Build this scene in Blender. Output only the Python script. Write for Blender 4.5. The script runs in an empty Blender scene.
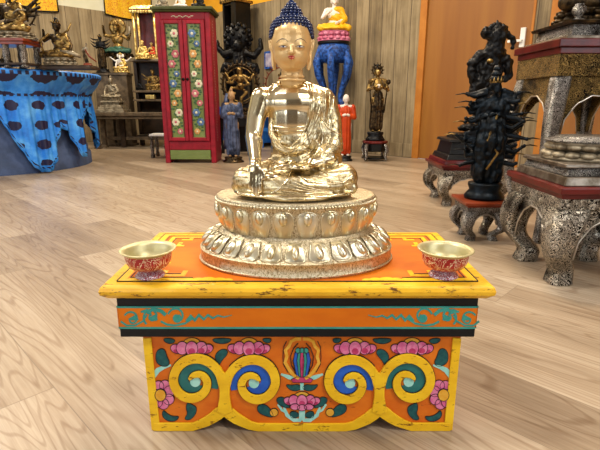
import bpy, math, random
from mathutils import Vector, Matrix, noise as mnoise
from mathutils.bvhtree import BVHTree
random.seed(7)
C = bpy.context.scene.collection
PI = math.pi
# ------------------------------------------------------------------ camera
F = 460.0; TH = math.radians(15.0); CZ = 0.549
ct, st = math.cos(TH), math.sin(TH)
cam = bpy.data.cameras.new('camera'); cam.lens = F/600*36; cam.sensor_width = 36; cam.clip_start = .02; cam.clip_end = 60
camo = bpy.data.objects.new('camera', cam); C.objects.link(camo)
camo.location = (0, 0, CZ); camo.rotation_euler = (PI/2-TH, 0, 0)
bpy.context.scene.camera = camo

def P(px, py, Y):                      # point of the photo at distance Y
    u = (px-300)/F; v = (225-py)/F
    k = Y/(ct+v*st)
    return Vector((u*k, Y, CZ+k*(-st+v*ct)))
def zat(py, Y): return P(300, py, Y).z
def xat(px, Y, z): return (px-300)/F*(Y*ct-(z-CZ)*st)

# ------------------------------------------------------------------ materials
def hx(s):
    s = s.lstrip('#'); o = []
    for i in (0, 2, 4):
        c = int(s[i:i+2], 16)/255
        o.append(c/12.92 if c <= .04045 else ((c+.055)/1.055)**2.4)
    return (o[0], o[1], o[2], 1)
class NT:
    def __init__(s, name):
        s.m = bpy.data.materials.new(name); s.m.use_nodes = True
        s.t = s.m.node_tree; s.b = s.t.nodes['Principled BSDF']
    def n(s, typ, **kw):
        nd = s.t.nodes.new(typ)
        for k, v in kw.items():
            if k.startswith('i_'): nd.inputs[k[2:].replace('_', ' ')].default_value = v
            else: setattr(nd, k, v)
        return nd
    def l(s, a, b): s.t.links.new(a, b)
    def math(s, op, a, b=None, c=None, clamp=False):
        nd = s.t.nodes.new('ShaderNodeMath'); nd.operation = op; nd.use_clamp = clamp
        for i, x in enumerate((a, b, c)):
            if x is None: continue
            if isinstance(x, (int, float)): nd.inputs[i].default_value = x
            else: s.l(x, nd.inputs[i])
        return nd.outputs[0]
    def mix(s, fac, a, b):
        nd = s.t.nodes.new('ShaderNodeMix'); nd.data_type = 'RGBA'
        for i, x in ((0, fac), (6, a), (7, b)):
            if isinstance(x, (int, float, tuple)): nd.inputs[i].default_value = x
            else: s.l(x, nd.inputs[i])
        return nd.outputs[2]
    def ramp(s, fac, stops, interp='LINEAR'):
        nd = s.t.nodes.new('ShaderNodeValToRGB'); s.l(fac, nd.inputs[0])
        e = nd.color_ramp; e.interpolation = interp
        while len(e.elements) < len(stops): e.elements.new(.5)
        for el, (p, c) in zip(e.elements, stops):
            el.position = p; el.color = c if isinstance(c, tuple) else hx(c)
        return nd.outputs[0]
    def obj(s): return s.n('ShaderNodeTexCoord').outputs['Object']
    def mapping(s, vec, sc=(1, 1, 1), rot=(0, 0, 0), loc=(0, 0, 0)):
        nd = s.n('ShaderNodeMapping'); s.l(vec, nd.inputs[0])
        nd.inputs['Scale'].default_value = sc; nd.inputs['Rotation'].default_value = rot; nd.inputs['Location'].default_value = loc
        return nd.outputs[0]
    def noise(s, vec, scale, detail=3, rough=.5, dist=0):
        nd = s.n('ShaderNodeTexNoise'); s.l(vec, nd.inputs['Vector'])
        nd.inputs['Scale'].default_value = scale; nd.inputs['Detail'].default_value = detail
        nd.inputs['Roughness'].default_value = rough; nd.inputs['Distortion'].default_value = dist
        return nd.outputs['Fac']
    def bump(s, h, strength=.3, dist=.01):
        nd = s.n('ShaderNodeBump'); s.l(h, nd.inputs['Height'])
        nd.inputs['Strength'].default_value = strength; nd.inputs['Distance'].default_value = dist
        s.l(nd.outputs[0], s.b.inputs['Normal'])
    def pr(s, rough=.5, metal=0., coat=0., spec=None):
        s.b.inputs['Roughness'].default_value = rough; s.b.inputs['Metallic'].default_value = metal
        s.b.inputs['Coat Weight'].default_value = coat
        if spec is not None: s.b.inputs['Specular IOR Level'].default_value = spec
    def color(s, c):
        if isinstance(c, tuple): s.b.inputs['Base Color'].default_value = c
        else: s.l(c, s.b.inputs['Base Color'])

def mk(name, c1, c2=None, scale=40, rough=.5, metal=0., bump=.15, bdist=.002, lo=.4, hi=.6, coat=0., detail=4, dist=0.):
    t = NT(name); o = t.obj(); f = t.noise(o, scale, detail, .6, dist)
    t.color(t.ramp(f, [(lo, c1), (hi, c2 or c1)])); t.pr(rough, metal, coat, .3)
    if bump: t.bump(f, bump, bdist)
    return t.m

def engraved(name, light, dark, scale, rough=.3, metal=1., bump=.6, bdist=.003):
    """metal worked all over with raised scrolls: dark in the grooves"""
    t = NT(name); o = t.obj()
    f = t.noise(o, scale, 2, .5, 2.5)
    s_ = t.math('SINE', t.math('MULTIPLY', f, 42.0)); s_ = t.math('MULTIPLY_ADD', s_, .5, .5)
    g = t.noise(o, scale*.25, 2)
    h = t.math('MULTIPLY', s_, t.ramp(g, [(.2, '#707070'), (.6, '#ffffff')]))
    t.color(t.ramp(h, [(.30, dark), (.62, light)])); t.pr(rough, metal); t.bump(h, bump, bdist)
    return t.m

M = {}
def gold(name, a, b, rough, scale, bump, bdist):
    t = NT(name); o = t.obj()
    f = t.noise(o, 14, 3); t.color(t.ramp(f, [(.35, a), (.65, b)]))
    t.pr(rough, 1.)
    if bump:
        n_ = t.noise(o, scale, 3, .6, 1.5); t.bump(n_, bump, bdist)
    return t.m
M['gold'] = gold('polished_pale_gold', '#dcc99c', '#e6d8b8', .21, 60, .04, .001)
M['gold_face'] = mk('gold_paint_face', '#d8b074', '#dfbc86', 30, .36, .35, .0)
# robe: gold with engraved brocade and creases
t = NT('engraved_robe_gold'); o = t.obj()
f1 = t.noise(o, 130, 3, .6, 2.0); f2 = t.noise(o, 38, 2, .5, 1.)
h = t.math('ADD', f1, t.math('MULTIPLY', f2, 1.5))
t.color(t.ramp(f1, [(.32, '#7c6238'), (.46, '#cdb88a'), (.7, '#e4d9bc')])); t.pr(.33, 1.); t.bump(h, .22, .0015); M['gold_robe'] = t.m
t = NT('engraved_base_gold'); o = t.obj()
f1 = t.noise(t.mapping(o, (1, 1, .6)), 210, 3, .6, 2.5)
t.color(t.ramp(f1, [(.36, '#806a48'), (.5, '#cbbb98'), (.7, '#e2d8c0')])); t.pr(.46, .9); t.bump(f1, .5, .002); M['gold_base'] = t.m
M['gold_petal'] = gold('petal_gold', '#d4c49c', '#e4dac0', .33, 120, .35, .0015)
M['hair_blue'] = mk('dark_blue_hair', '#101b40', '#1b2c5a', 60, .38, 0., .1, coat=.2)
M['lip'] = mk('red_lip_paint', '#b8353a', '#c24444', 60, .4, bump=0)
M['line'] = mk('dark_brow_paint', '#4a3a30', '#3b3a45', 60, .5, bump=0)
M['eye_white'] = mk('eye_white_paint', '#dfe3e6', '#cfd6dd', 60, .3, bump=0)
M['iris'] = mk('iris_paint', '#26406c', '#31548a', 60, .3, bump=0)
# ---- little table
def worn(name, a, b, speck, rough=.42, scale=35, amount=.63, coat=.12):
    t = NT(name); o = t.obj()
    f = t.noise(t.mapping(o, (.5, 1, 1)), scale, 4, .6); g = t.noise(t.mapping(o, (.35, 1, 1)), scale*3.2, 5, .75)
    base = t.ramp(f, [(.35, a), (.65, b)])
    t.b.inputs['Specular IOR Level'].default_value = .3
    t.color(t.mix(t.ramp(g, [(amount, (0, 0, 0, 1)), (amount+.07, (1, 1, 1, 1))]), base, hx(speck)))
    t.pr(rough, 0, coat); t.bump(g, .12, .001)
    return t.m
M['yellow'] = worn('worn_yellow_paint', '#e2ae16', '#f2c422', '#80500f', .42, 34, .585)
M['yellow_edge'] = worn('worn_yellow_edge', '#dca21c', '#edbb2c', '#6a4216', .42, 30, .565)
M['orange'] = worn('orange_paint', '#c86202', '#d87404', '#8e4008', .6, 14, .70, .0)
M['orange_panel'] = worn('orange_panel_paint', '#cc6010', '#dc7618', '#803408', .45, 30, .64)
M['black_paint'] = worn('black_lacquer_paint', '#04060a', '#080b12', '#201a18', .5, 30, .7, 0.)
M['teal_paint'] = worn('teal_paint', '#1c6060', '#276f6c', '#124444', .45, 50, .68)
M['teal_line'] = mk('teal_line_paint', '#2f8a80', '#3b9488', 60, .5, bump=0)
M['blue_paint'] = worn('blue_paint', '#1a4fae', '#2762c2', '#12306e', .45, 50, .70)
M['pale_teal'] = mk('pale_teal_paint', '#8fcfc4', '#a6dbcf', 60, .5, bump=0)
M['pink'] = mk('pink_paint', '#cf5f8e', '#dd83a6', 90, .5, bump=0)
M['pink_dark'] = mk('magenta_paint', '#a92f5c', '#bb3f6c', 90, .5, bump=0)
M['ochre'] = mk('ochre_paint', '#d99a2a', '#e0aa3e', 90, .5, bump=0)
M['leaf_teal'] = mk('dark_teal_leaf_paint', '#12484c', '#1d5a5a', 90, .5, bump=0)
M['ink'] = mk('dark_outline_paint', '#1c1418', '#2a1c20', 90, .5, bump=0)
M['cup_gold'] = mk('cup_pale_gold', '#bdb384', '#c8be94', 40, .42, .6, .03)
# enamel of the cups
t = NT('red_enamel_with_gilt_scrolls'); o = t.obj()
f = t.noise(o, 60, 2, .5, 2.2); s_ = t.math('SINE', t.math('MULTIPLY', f, 30.))
t.color(t.ramp(t.math('MULTIPLY_ADD', s_, .5, .5), [(.0, '#a00a10'), (.68, '#b81418'), (.86, '#d8a878'), (1., '#e8d4b8')]))
t.pr(.3, .1, .3); t.bump(s_, .25, .001); M['enamel'] = t.m
t = NT('white_enamel_scrolls'); o = t.obj()
f = t.noise(o, 150, 2, .5, 2.2); s_ = t.math('SINE', t.math('MULTIPLY', f, 30.))
t.color(t.ramp(t.math('MULTIPLY_ADD', s_, .5, .5), [(.0, '#a01420'), (.5, '#8a2430'), (.65, '#4a3d82'), (.85, '#e6e2e6'), (1., '#f2eee8')]))
t.pr(.3, .1, .3); M['enamel_foot'] = t.m

# ---- room
t = NT('oak_plank_floor'); o = t.obj(); mp = t.mapping(o, (1, 1, 1), (0, 0, 0))
br = t.n('ShaderNodeTexBrick'); t.l(mp, br.inputs['Vector'])
br.offset = .37; br.offset_frequency = 2
for k, v in (('Color1', (0, 0, 0, 1)), ('Color2', (1, 1, 1, 1)), ('Mortar', (0, 0, 0, 1)), ('Scale', 1.), ('Mortar Size', .0012), ('Mortar Smooth', .3), ('Brick Width', 1.25), ('Row Height', .17)):
    br.inputs[k].default_value = v
rnd = br.outputs['Color']
sep = t.n('ShaderNodeSeparateXYZ'); t.l(mp, sep.inputs[0])
rv = t.math('MULTIPLY', rnd, 31.0)
cmb = t.n('ShaderNodeCombineXYZ'); t.l(t.math('ADD', t.math('MULTIPLY', sep.outputs[0], .75), rv), cmb.inputs[0])
t.l(t.math('MULTIPLY', sep.outputs[1], 8.5), cmb.inputs[1]); t.l(rv, cmb.inputs[2])
n1 = t.noise(cmb.outputs[0], 1.0, 2, .45, .3)
rings = t.math('MULTIPLY_ADD', t.math('SINE', t.math('MULTIPLY', n1, 150.)), .5, .5)
cmb2 = t.n('ShaderNodeCombineXYZ'); t.l(t.math('ADD', t.math('MULTIPLY', sep.outputs[0], 5.), rv), cmb2.inputs[0])
t.l(t.math('MULTIPLY', sep.outputs[1], 110.), cmb2.inputs[1])
n2 = t.noise(cmb2.outputs[0], 1.0, 4, .65)
base = t.ramp(t.math('MULTIPLY_ADD', n1, .6, t.math('MULTIPLY_ADD', rnd, .28, .06)), [(.25, '#8a7863'), (.5, '#a6937b'), (.75, '#bcab94')])
lines = t.ramp(rings, [(.0, '#b49c84'), (.22, '#ffffff')])
mx = t.n('ShaderNodeMix'); mx.data_type = 'RGBA'; mx.blend_type = 'MULTIPLY'; mx.inputs[0].default_value = .42
t.l(base, mx.inputs[6]); t.l(lines, mx.inputs[7])
mx2 = t.n('ShaderNodeMix'); mx2.data_type = 'RGBA'; mx2.blend_type = 'MULTIPLY'; mx2.inputs[0].default_value = .5
t.l(mx.outputs[2], mx2.inputs[6]); t.l(t.ramp(n2, [(.3, '#c0ae9c'), (.6, '#ffffff')]), mx2.inputs[7])
t.color(t.mix(br.outputs['Fac'], mx2.outputs[2], hx('#86745f')))
t.pr(.33, 0, 0., .45)
t.bump(t.math('MULTIPLY_ADD', n2, .3, t.math('MULTIPLY', br.outputs['Fac'], -1.)), .15, .001); M['floor'] = t.m

t = NT('rough_sawn_wall_boards'); o = t.obj(); sep = t.n('ShaderNodeSeparateXYZ'); t.l(o, sep.inputs[0])
cmb = t.n('ShaderNodeCombineXYZ'); t.l(sep.outputs[2], cmb.inputs[0]); t.l(sep.outputs[0], cmb.inputs[1])
br = t.n('ShaderNodeTexBrick'); t.l(cmb.outputs[0], br.inputs['Vector']); br.offset = 0
for k, v in (('Color1', (0, 0, 0, 1)), ('Color2', (1, 1, 1, 1)), ('Mortar', (0, 0, 0, 1)), ('Scale', 1.), ('Mortar Size', .004), ('Mortar Smooth', .6), ('Brick Width', 30.), ('Row Height', .165)):
    br.inputs[k].default_value = v
mp2 = t.mapping(o, (26, 26, 1.6))
n1 = t.noise(mp2, 1, 5, .65, .6); n2 = t.noise(o, 3.5, 4, .6)
base = t.ramp(t.math('MULTIPLY_ADD', n1, .6, t.math('MULTIPLY_ADD', br.outputs['Color'], .16, t.math('MULTIPLY', n2, .34))), [(.30, '#43382a'), (.48, '#786749'), (.68, '#a08e6c')])
t.color(t.mix(br.outputs['Fac'], base, hx('#3b2d20'))); t.pr(.75)
t.bump(t.math('MULTIPLY_ADD', n1, .5, t.math('MULTIPLY', br.outputs['Fac'], -1.)), .4, .006); M['boards'] = t.m
M['cream'] = mk('cream_wall_paint', '#d8d6b8', '#e0dec4', 3, .8, bump=.05)
M['yellow_wall'] = mk('yellow_wall_paint', '#d9981c', '#e0a428', 3, .7, bump=.05)
M['plain_wall'] = mk('brown_grey_wall_paint', '#5c5044', '#665a4c', 3, .8, bump=.05)
M['ceiling'] = mk('white_ceiling_paint', '#b9b2a6', '#c2bbb0', 3, .85, bump=.05)
t = NT('orange_brown_door_wood'); o = t.obj(); n1 = t.noise(t.mapping(o, (9, 9, .7)), 1, 3, .5, .3)
t.color(t.ramp(n1, [(.3, '#834f12'), (.7, '#95611c')])); t.pr(.5); t.bump(n1, .05, .002); M['door'] = t.m
M['door_frame'] = mk('light_orange_door_frame', '#a86824', '#b5742c', 6, .5, bump=.03)
M['window_glass'] = mk('pane', '#cfe0f0', '#cfe0f0', 2, .1, bump=0)
M['white'] = mk('white_plastic', '#e0ddd4', '#e8e6de', 10, .45, bump=0)
# ---- carved stands and figures
M['silver'] = engraved('embossed_silver', '#c4baa8', '#140e0a', 40, .34, .9)
M['silver_fine'] = engraved('fine_embossed_silver', '#b8b2aa', '#15100c', 58, .34, .9)
M['brass'] = engraved('embossed_brass', '#9c7e46', '#0d0803', 50, .4, .85)
M['plinth_metal'] = mk('dull_brass_sheet', '#5b5042', '#8b8073', 22, .4, .85, .1)
M['silver_edge'] = mk('plain_silver_edge', '#b5aea4', '#cfc9c0', 20, .3, .9, .03)
M['red_lacquer'] = mk('dark_red_lacquer', '#48100d', '#5e1612', 12, .35, 0, .03, coat=.15)
M['red_wood'] = mk('red_brown_wood', '#6e2a14', '#85371b', 12, .35, 0, .03, coat=.2)
M['black_wood'] = mk('black_stained_wood', '#070606', '#0f0d0c', 14, .4, 0, .05)
M['black_bronze'] = mk('black_bronze', '#040405', '#141313', 45, .42, .4, .3, .004)
M['blue_bronze'] = mk('blue_black_bronze', '#040607', '#0d1820', 40, .4, .5, .3, .004)
M['dark_bronze'] = mk('dark_bronze', '#1c150d', '#59462b', 40, .4, .7, .4, .006, .42, .66)
M['gilt_bronze'] = mk('worn_gilt_bronze', '#4a351a', '#a98a4e', 30, .38, .75, .3, .005, .4, .6)
M['bright_gilt'] = mk('bright_gilding', '#b08a3a', '#e8cf86', 30, .35, .7, .2, .004)
M['stone_grey'] = mk('grey_brown_cast_metal', '#6b5f4c', '#a0947c', 28, .45, .5, .2, .005)
M['shelf_wood'] = mk('weathered_grey_brown_wood', '#4a3e2f', '#6c5c47', 14, .6, 0, .2)
M['dark_wood'] = mk('dark_brown_wood', '#2a1f16', '#3d2e20', 14, .5, 0, .15)
M['green_cloth'] = mk('green_patina', '#24483e', '#3c6656', 20, .5, .3, .2)
M['green_paint'] = worn('olive_green_paint', '#5f6c34', '#727f42', '#3f4c24', .45, 10, .7)
M['olive'] = mk('dark_olive_cornice', '#3a3c14', '#484b1e', 10, .5, bump=.05)
M['red_paint'] = mk('crimson_cabinet_paint', '#7c0718', '#930d22', 14, .45, 0, .03)
M['red_deep'] = mk('deep_red_molding', '#4f0712', '#640c1c', 14, .35, 0, .03)
M['blue_carved'] = mk('blue_carved_paint', '#0c2658', '#2a5cb0', 34, .45, 0, .8, .012)
M['blue_plain'] = mk('bright_blue_paint', '#1f5fb8', '#2b74cc', 10, .45, 0, .1)
M['slate'] = mk('slate_blue_cover', '#3c4a66', '#47577a', 9, .7, 0, .1)
M['orange_robe'] = mk('orange_robe_paint', '#a83206', '#b8400c', 14, .5, bump=.1)
M['pale_skin'] = mk('pale_face_paint', '#cfc5ba', '#ddd5ca', 14, .5, bump=0)
M['tan_skin'] = mk('tan_face_paint', '#8a6a48', '#a9865e', 14, .5, bump=0)
M['blue_robe'] = mk('blue_grey_robe_paint', '#222c42', '#56607c', 16, .5, .2, .2)
M['yellow_robe'] = mk('yellow_robe_paint', '#dca514', '#ecb92a', 14, .45, bump=.1)
M['white_skin'] = mk('cream_white_skin', '#d9d0c4', '#e4ddd2', 14, .4, bump=0)
M['pink_lotus'] = mk('pink_lotus_paint', '#b0506e', '#cf7f98', 20, .45, bump=.1)
M['flower_red'] = mk('painted_red_flower', '#9c4a50', '#b86a70', 30, .5, bump=0)
M['flower_blue'] = mk('painted_blue_flower', '#34507a', '#5a7698', 30, .5, bump=0)
M['flower_white'] = mk('painted_cream_flower', '#bfb898', '#ccc6aa', 30, .5, bump=0)
M['flower_orange'] = mk('painted_orange_flower', '#b88448', '#c8985c', 30, .5, bump=0)
M['leaf_green'] = mk('painted_leaf', '#2e4a2c', '#3c5c38', 30, .5, bump=0)
M['black_iron'] = mk('black_iron', '#0e0d0c', '#1c1a18', 30, .4, .6, .1)
# banner cloth: yellow ground with orange brush writing
t = NT('yellow_printed_cloth'); o = t.obj()
f = t.noise(o, 26, 2, .5, 2.); s_ = t.math('SINE', t.math('MULTIPLY', f, 26.))
t.color(t.ramp(t.math('MULTIPLY_ADD', s_, .5, .5), [(.0, '#eec01a'), (.78, '#f0c424'), (.9, '#d87a1a'), (1., '#c8541c')]))
t.pr(.7); M['banner'] = t.m
M['lilac_cloth'] = mk('lilac_grey_print', '#8f86a4', '#c0b8c4', 14, .7, bump=0)

# blue brocade cloth (uv: u = metres round the table, v = metres above floor)
t = NT('blue_brocade'); uv = t.n('ShaderNodeTexCoord').outputs['UV']; sp = t.n('ShaderNodeSeparateXYZ'); t.l(uv, sp.inputs[0])
U, V = sp.outputs[0], sp.outputs[1]
nz = t.noise(uv, 14, 3, .6)
def cell(pu, pv, r0, off=0.):
    a = t.math('SUBTRACT', t.math('FRACT', t.math('ADD', t.math('DIVIDE', U, pu), off)), .5)
    b = t.math('SUBTRACT', t.math('FRACT', t.math('DIVIDE', V, pv)), .5)
    d = t.math('ADD', t.math('POWER', t.math('ABSOLUTE', t.math('MULTIPLY', a, 1.0)), 2.), t.math('POWER', t.math('ABSOLUTE', t.math('MULTIPLY', b, 1.15)), 2.))
    d = t.math('ADD', t.math('SQRT', d), t.math('MULTIPLY_ADD', nz, .35, -.17))
    return t.math('LESS_THAN', d, r0)
hemd = t.n('ShaderNodeAttribute', attribute_name='hem').outputs['Fac']
upper = t.math('GREATER_THAN', V, .60)
m1 = t.math('MAXIMUM', t.math('MULTIPLY', cell(.30, .165, .37, .2), upper), t.math('MULTIPLY', cell(.21, .15, .27, .1), t.math('SUBTRACT', 1., upper)))
m1 = t.math('MULTIPLY', m1, t.math('GREATER_THAN', hemd, .05))
ck2 = t.math('LESS_THAN', t.math('FRACT', t.math('DIVIDE', t.math('ADD', U, V), .034)), .55)
edge_ = t.math('MULTIPLY', ck2, t.math('LESS_THAN', t.math('ABSOLUTE', t.math('SUBTRACT', hemd, .032)), .008))
band2 = t.math('MULTIPLY', t.math('LESS_THAN', t.math('FRACT', t.math('DIVIDE', U, .05)), .55), t.math('LESS_THAN', t.math('ABSOLUTE', t.math('SUBTRACT', V, .60)), .010))
rim = t.math('GREATER_THAN', V, .745)
ck = t.math('LESS_THAN', t.math('FRACT', t.math('DIVIDE', U, .05)), .5)
band = t.math('MULTIPLY', ck, t.math('LESS_THAN', t.math('ABSOLUTE', t.math('SUBTRACT', V, .755)), .012))
msk = t.math('MAXIMUM', t.math('MAXIMUM', t.math('MULTIPLY', m1, t.math('SUBTRACT', 1., rim)), band), t.math('MAXIMUM', edge_, band2))
nb = t.noise(uv, 7, 4, .6)
t.color(t.mix(msk, t.ramp(nb, [(.3, '#1560c0'), (.5, '#2b8ae8'), (.68, '#63b4f8')]), hx('#18143a')))
t.pr(.5); M['brocade'] = t.m

def smooth01(x): x = max(0., min(1., x)); return x*x*(3-2*x)
# ------------------------------------------------------------------ mesh builder
class MB:
    def __init__(s): s.v = []; s.f = []; s.mi = []
    def add(s, vs, fs, mi=0):
        b = len(s.v); s.v += [tuple(x) for x in vs]
        for f in fs: s.f.append([b+i for i in f]); s.mi.append(mi)
        return s
    def box(s, x0, x1, y0, y1, z0, z1, mi=0):
        vs = [(x, y, z) for z in (z0, z1) for y in (y0, y1) for x in (x0, x1)]
        return s.add(vs, [(0, 2, 3, 1), (4, 5, 7, 6), (0, 1, 5, 4), (1, 3, 7, 5), (3, 2, 6, 7), (2, 0, 4, 6)], mi)
    def cbox(s, c, d, mi=0, rz=0.):
        vs = []
        for z in (-1, 1):
            for y in (-1, 1):
                for x in (-1, 1):
                    a, b = x*d[0]/2, y*d[1]/2
                    vs.append((c[0]+a*math.cos(rz)-b*math.sin(rz), c[1]+a*math.sin(rz)+b*math.cos(rz), c[2]+z*d[2]/2))
        return s.add(vs, [(0, 2, 3, 1), (4, 5, 7, 6), (0, 1, 5, 4), (1, 3, 7, 5), (3, 2, 6, 7), (2, 0, 4, 6)], mi)
    def frus(s, c, d0, d1, z0, z1, mi=0):
        vs = []
        for z, d in ((z0, d0), (z1, d1)):
            for y in (-1, 1):
                for x in (-1, 1): vs.append((c[0]+x*d[0]/2, c[1]+y*d[1]/2, z))
        return s.add(vs, [(0, 2, 3, 1), (4, 5, 7, 6), (0, 1, 5, 4), (1, 3, 7, 5), (3, 2, 6, 7), (2, 0, 4, 6)], mi)
    def lathe(s, prof, n=40, c=(0, 0, 0), ry=1., mi=0, a0=0.):
        vs = []; fs = []
        for r, z in prof:
            for i in range(n):
                a = a0+2*PI*i/n; vs.append((c[0]+r*math.cos(a), c[1]+r*ry*math.sin(a), c[2]+z))
        for k in range(len(prof)-1):
            for i in range(n):
                j = (i+1) % n; fs.append((k*n+i, k*n+j, (k+1)*n+j, (k+1)*n+i))
        fs.append(tuple(reversed(range(n)))); b = (len(prof)-1)*n; fs.append(tuple(range(b, b+n)))
        return s.add(vs, fs, mi)
    def ell(s, c, r, nu=14, nv=9, mi=0, rot=None):
        if isinstance(r, (int, float)): r = (r, r, r)
        vs = [Vector((0, 0, -r[2]))]; fs = []
        for k in range(1, nv):
            p = -PI/2+PI*k/nv
            for i in range(nu):
                a = 2*PI*i/nu; vs.append(Vector((r[0]*math.cos(p)*math.cos(a), r[1]*math.cos(p)*math.sin(a), r[2]*math.sin(p))))
        vs.append(Vector((0, 0, r[2]))); top = len(vs)-1
        for i in range(nu):
            j = (i+1) % nu; fs.append((0, 1+j, 1+i)); b = 1+(nv-2)*nu; fs.append((top, b+i, b+j))
            for k in range(nv-2): q = 1+k*nu; fs.append((q+i, q+j, q+nu+j, q+nu+i))
        if rot is not None: vs = [rot @ v for v in vs]
        return s.add([v+Vector(c) for v in vs], fs, mi)
    def tube(s, path, rad, n=8, mi=0, flat=1., up=(0, 0, 1)):
        path = [Vector(p) for p in path]; m = len(path)
        if isinstance(rad, (int, float)): rad = [rad]*m
        vs = []; fs = []; prev = None
        for k in range(m):
            d = (path[min(k+1, m-1)]-path[max(k-1, 0)])
            d = d.normalized() if d.length > 1e-9 else Vector((0, 0, 1))
            if prev is None:
                a = Vector(up); a = a if abs(a.dot(d)) < .95 else Vector((1, 0, 0))
            else: a = prev
            x = (a-d*a.dot(d)).normalized(); prev = x; y = d.cross(x)
            for i in range(n):
                an = 2*PI*i/n; vs.append(path[k]+(x*math.cos(an)*flat+y*math.sin(an))*rad[k])
        for k in range(m-1):
            for i in range(n):
                j = (i+1) % n; fs.append((k*n+i, k*n+j, (k+1)*n+j, (k+1)*n+i))
        fs.append(tuple(reversed(range(n)))); fs.append(tuple(range((m-1)*n, m*n)))
        return s.add(vs, fs, mi)
    def cap(s, a, ra, b, rb, n=12):
        s.tube([a, b], [ra, rb], n); s.ell(a, ra, n, 8); return s.ell(b, rb, n, 8)
    def prism_xz(s, poly, y0, y1, mi=0):       # outline in x,z
        n = len(poly); vs = [(p[0], y0, p[1]) for p in poly]+[(p[0], y1, p[1]) for p in poly]
        fs = [tuple(range(n)), tuple(reversed(range(n, 2*n)))]+[(i, i+n, (i+1) % n+n, (i+1) % n) for i in range(n)]
        return s.add(vs, fs, mi)
    def prism_xy(s, poly, z0, z1, mi=0):
        n = len(poly); vs = [(p[0], p[1], z0) for p in poly]+[(p[0], p[1], z1) for p in poly]
        fs = [tuple(reversed(range(n))), tuple(range(n, 2*n))]+[(i, (i+1) % n, (i+1) % n+n, i+n) for i in range(n)]
        return s.add(vs, fs, mi)
    def prism_yz(s, poly, x0, x1, mi=0):
        n = len(poly); vs = [(x0, p[0], p[1]) for p in poly]+[(x1, p[0], p[1]) for p in poly]
        fs = [tuple(range(n)), tuple(reversed(range(n, 2*n)))]+[(i, i+n, (i+1) % n+n, (i+1) % n) for i in range(n)]
        return s.add(vs, fs, mi)
    def mesh(s, name='m'):
        me = bpy.data.meshes.new(name); me.from_pydata(s.v, [], s.f); me.update()
        for p, m in zip(me.polygons, s.mi): p.material_index = m
        return me
    def build(s, name, mats, parent=None, smooth=False, bevel=0., world=False, loc=None, rz=0., auto=None):
        me = s.mesh(name)
        return link(name, me, mats, parent, smooth, bevel, world, loc, rz, auto)
def link(name, me, mats, parent=None, smooth=False, bevel=0., world=False, loc=None, rz=0., auto=None):
    import bmesh
    bm = bmesh.new(); bm.from_mesh(me); bmesh.ops.recalc_face_normals(bm, faces=bm.faces); bm.to_mesh(me); bm.free()
    if world and parent is not None:
        off = parent.location.copy(); q = parent.parent
        while q is not None: off += q.location; q = q.parent
        me.transform(Matrix.Translation(-off))
    if not isinstance(mats, (list, tuple)): mats = [mats]
    for m in mats: me.materials.append(m if not isinstance(m, str) else M[m])
    o = bpy.data.objects.new(name, me); C.objects.link(o)
    if parent is not None: o.parent = parent
    if loc is not None: o.location = loc
    o.rotation_euler.z = rz
    if smooth or auto:
        me.shade_smooth()
        if auto: me.set_sharp_from_angle(angle=math.radians(auto))
    if bevel:
        b = o.modifiers.new('bevel', 'BEVEL'); b.width = bevel; b.segments = 2; b.limit_method = 'ANGLE'; b.angle_limit = math.radians(40)
    return o
def tag(o, label=None, cat=None, group=None, kind=None):
    if label: o['label'] = label
    if cat: o['category'] = cat
    if group: o['group'] = group
    if kind: o['kind'] = kind
    return o
def thing(name, label, cat, loc=(0, 0, 0), rz=0., group=None):
    o = bpy.data.objects.new(name, None); C.objects.link(o); o.empty_display_size = .05
    o.location = loc; o.rotation_euler.z = rz
    return tag(o, label, cat, group)

def blob(mb, voxel, smooth=4, disp=None):
    """join a figure's volumes into one continuous skin"""
    me = mb.mesh('tmp'); o = bpy.data.objects.new('tmp', me); C.objects.link(o)
    r = o.modifiers.new('r', 'REMESH'); r.mode = 'VOXEL'; r.voxel_size = voxel; r.adaptivity = 0
    if smooth:
        q = o.modifiers.new('s', 'SMOOTH'); q.iterations = smooth; q.factor = .5
    dg = bpy.context.evaluated_depsgraph_get(); dg.update()
    out = bpy.data.meshes.new_from_object(o.evaluated_get(dg)); bpy.data.objects.remove(o)
    if disp:
        ns = [v.normal.copy() for v in out.vertices]; cs = [v.co.copy() for v in out.vertices]
        for v, n_, c_ in zip(out.vertices, ns, cs): v.co = c_+n_*disp(c_, n_)
    return out
# ================================================================== THE ROOM
CX, CY = -1.886, 7.644
dR = Vector((1, -.98, 0)).normalized()
dL = Vector((dR.y, -dR.x, 0))           # perpendicular, runs towards the camera on the left
AR = math.atan2(dR.y, dR.x)
LR, LL, HC, HP = 9.5, 8.4, 2.8, 1.745
def corner(a, b, z=0): return Vector((CX, CY, z))+dR*a+dL*b
def wallR_Y(X): return CY+(X-CX)*dR.y/dR.x
# floor is one slab, its boards run along the right wall
mb = MB(); mb.box(0, LR, -LL, 0, -.05, 0)
fl = mb.build('floor', 'floor', loc=(CX, CY, 0), rz=AR); fl['kind'] = 'structure'
mb = MB(); mb.box(0, LR, -LL, 0, HC, HC+.05)
o = mb.build('ceiling', 'ceiling', loc=(CX, CY, 0), rz=AR); o['kind'] = 'structure'
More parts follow.
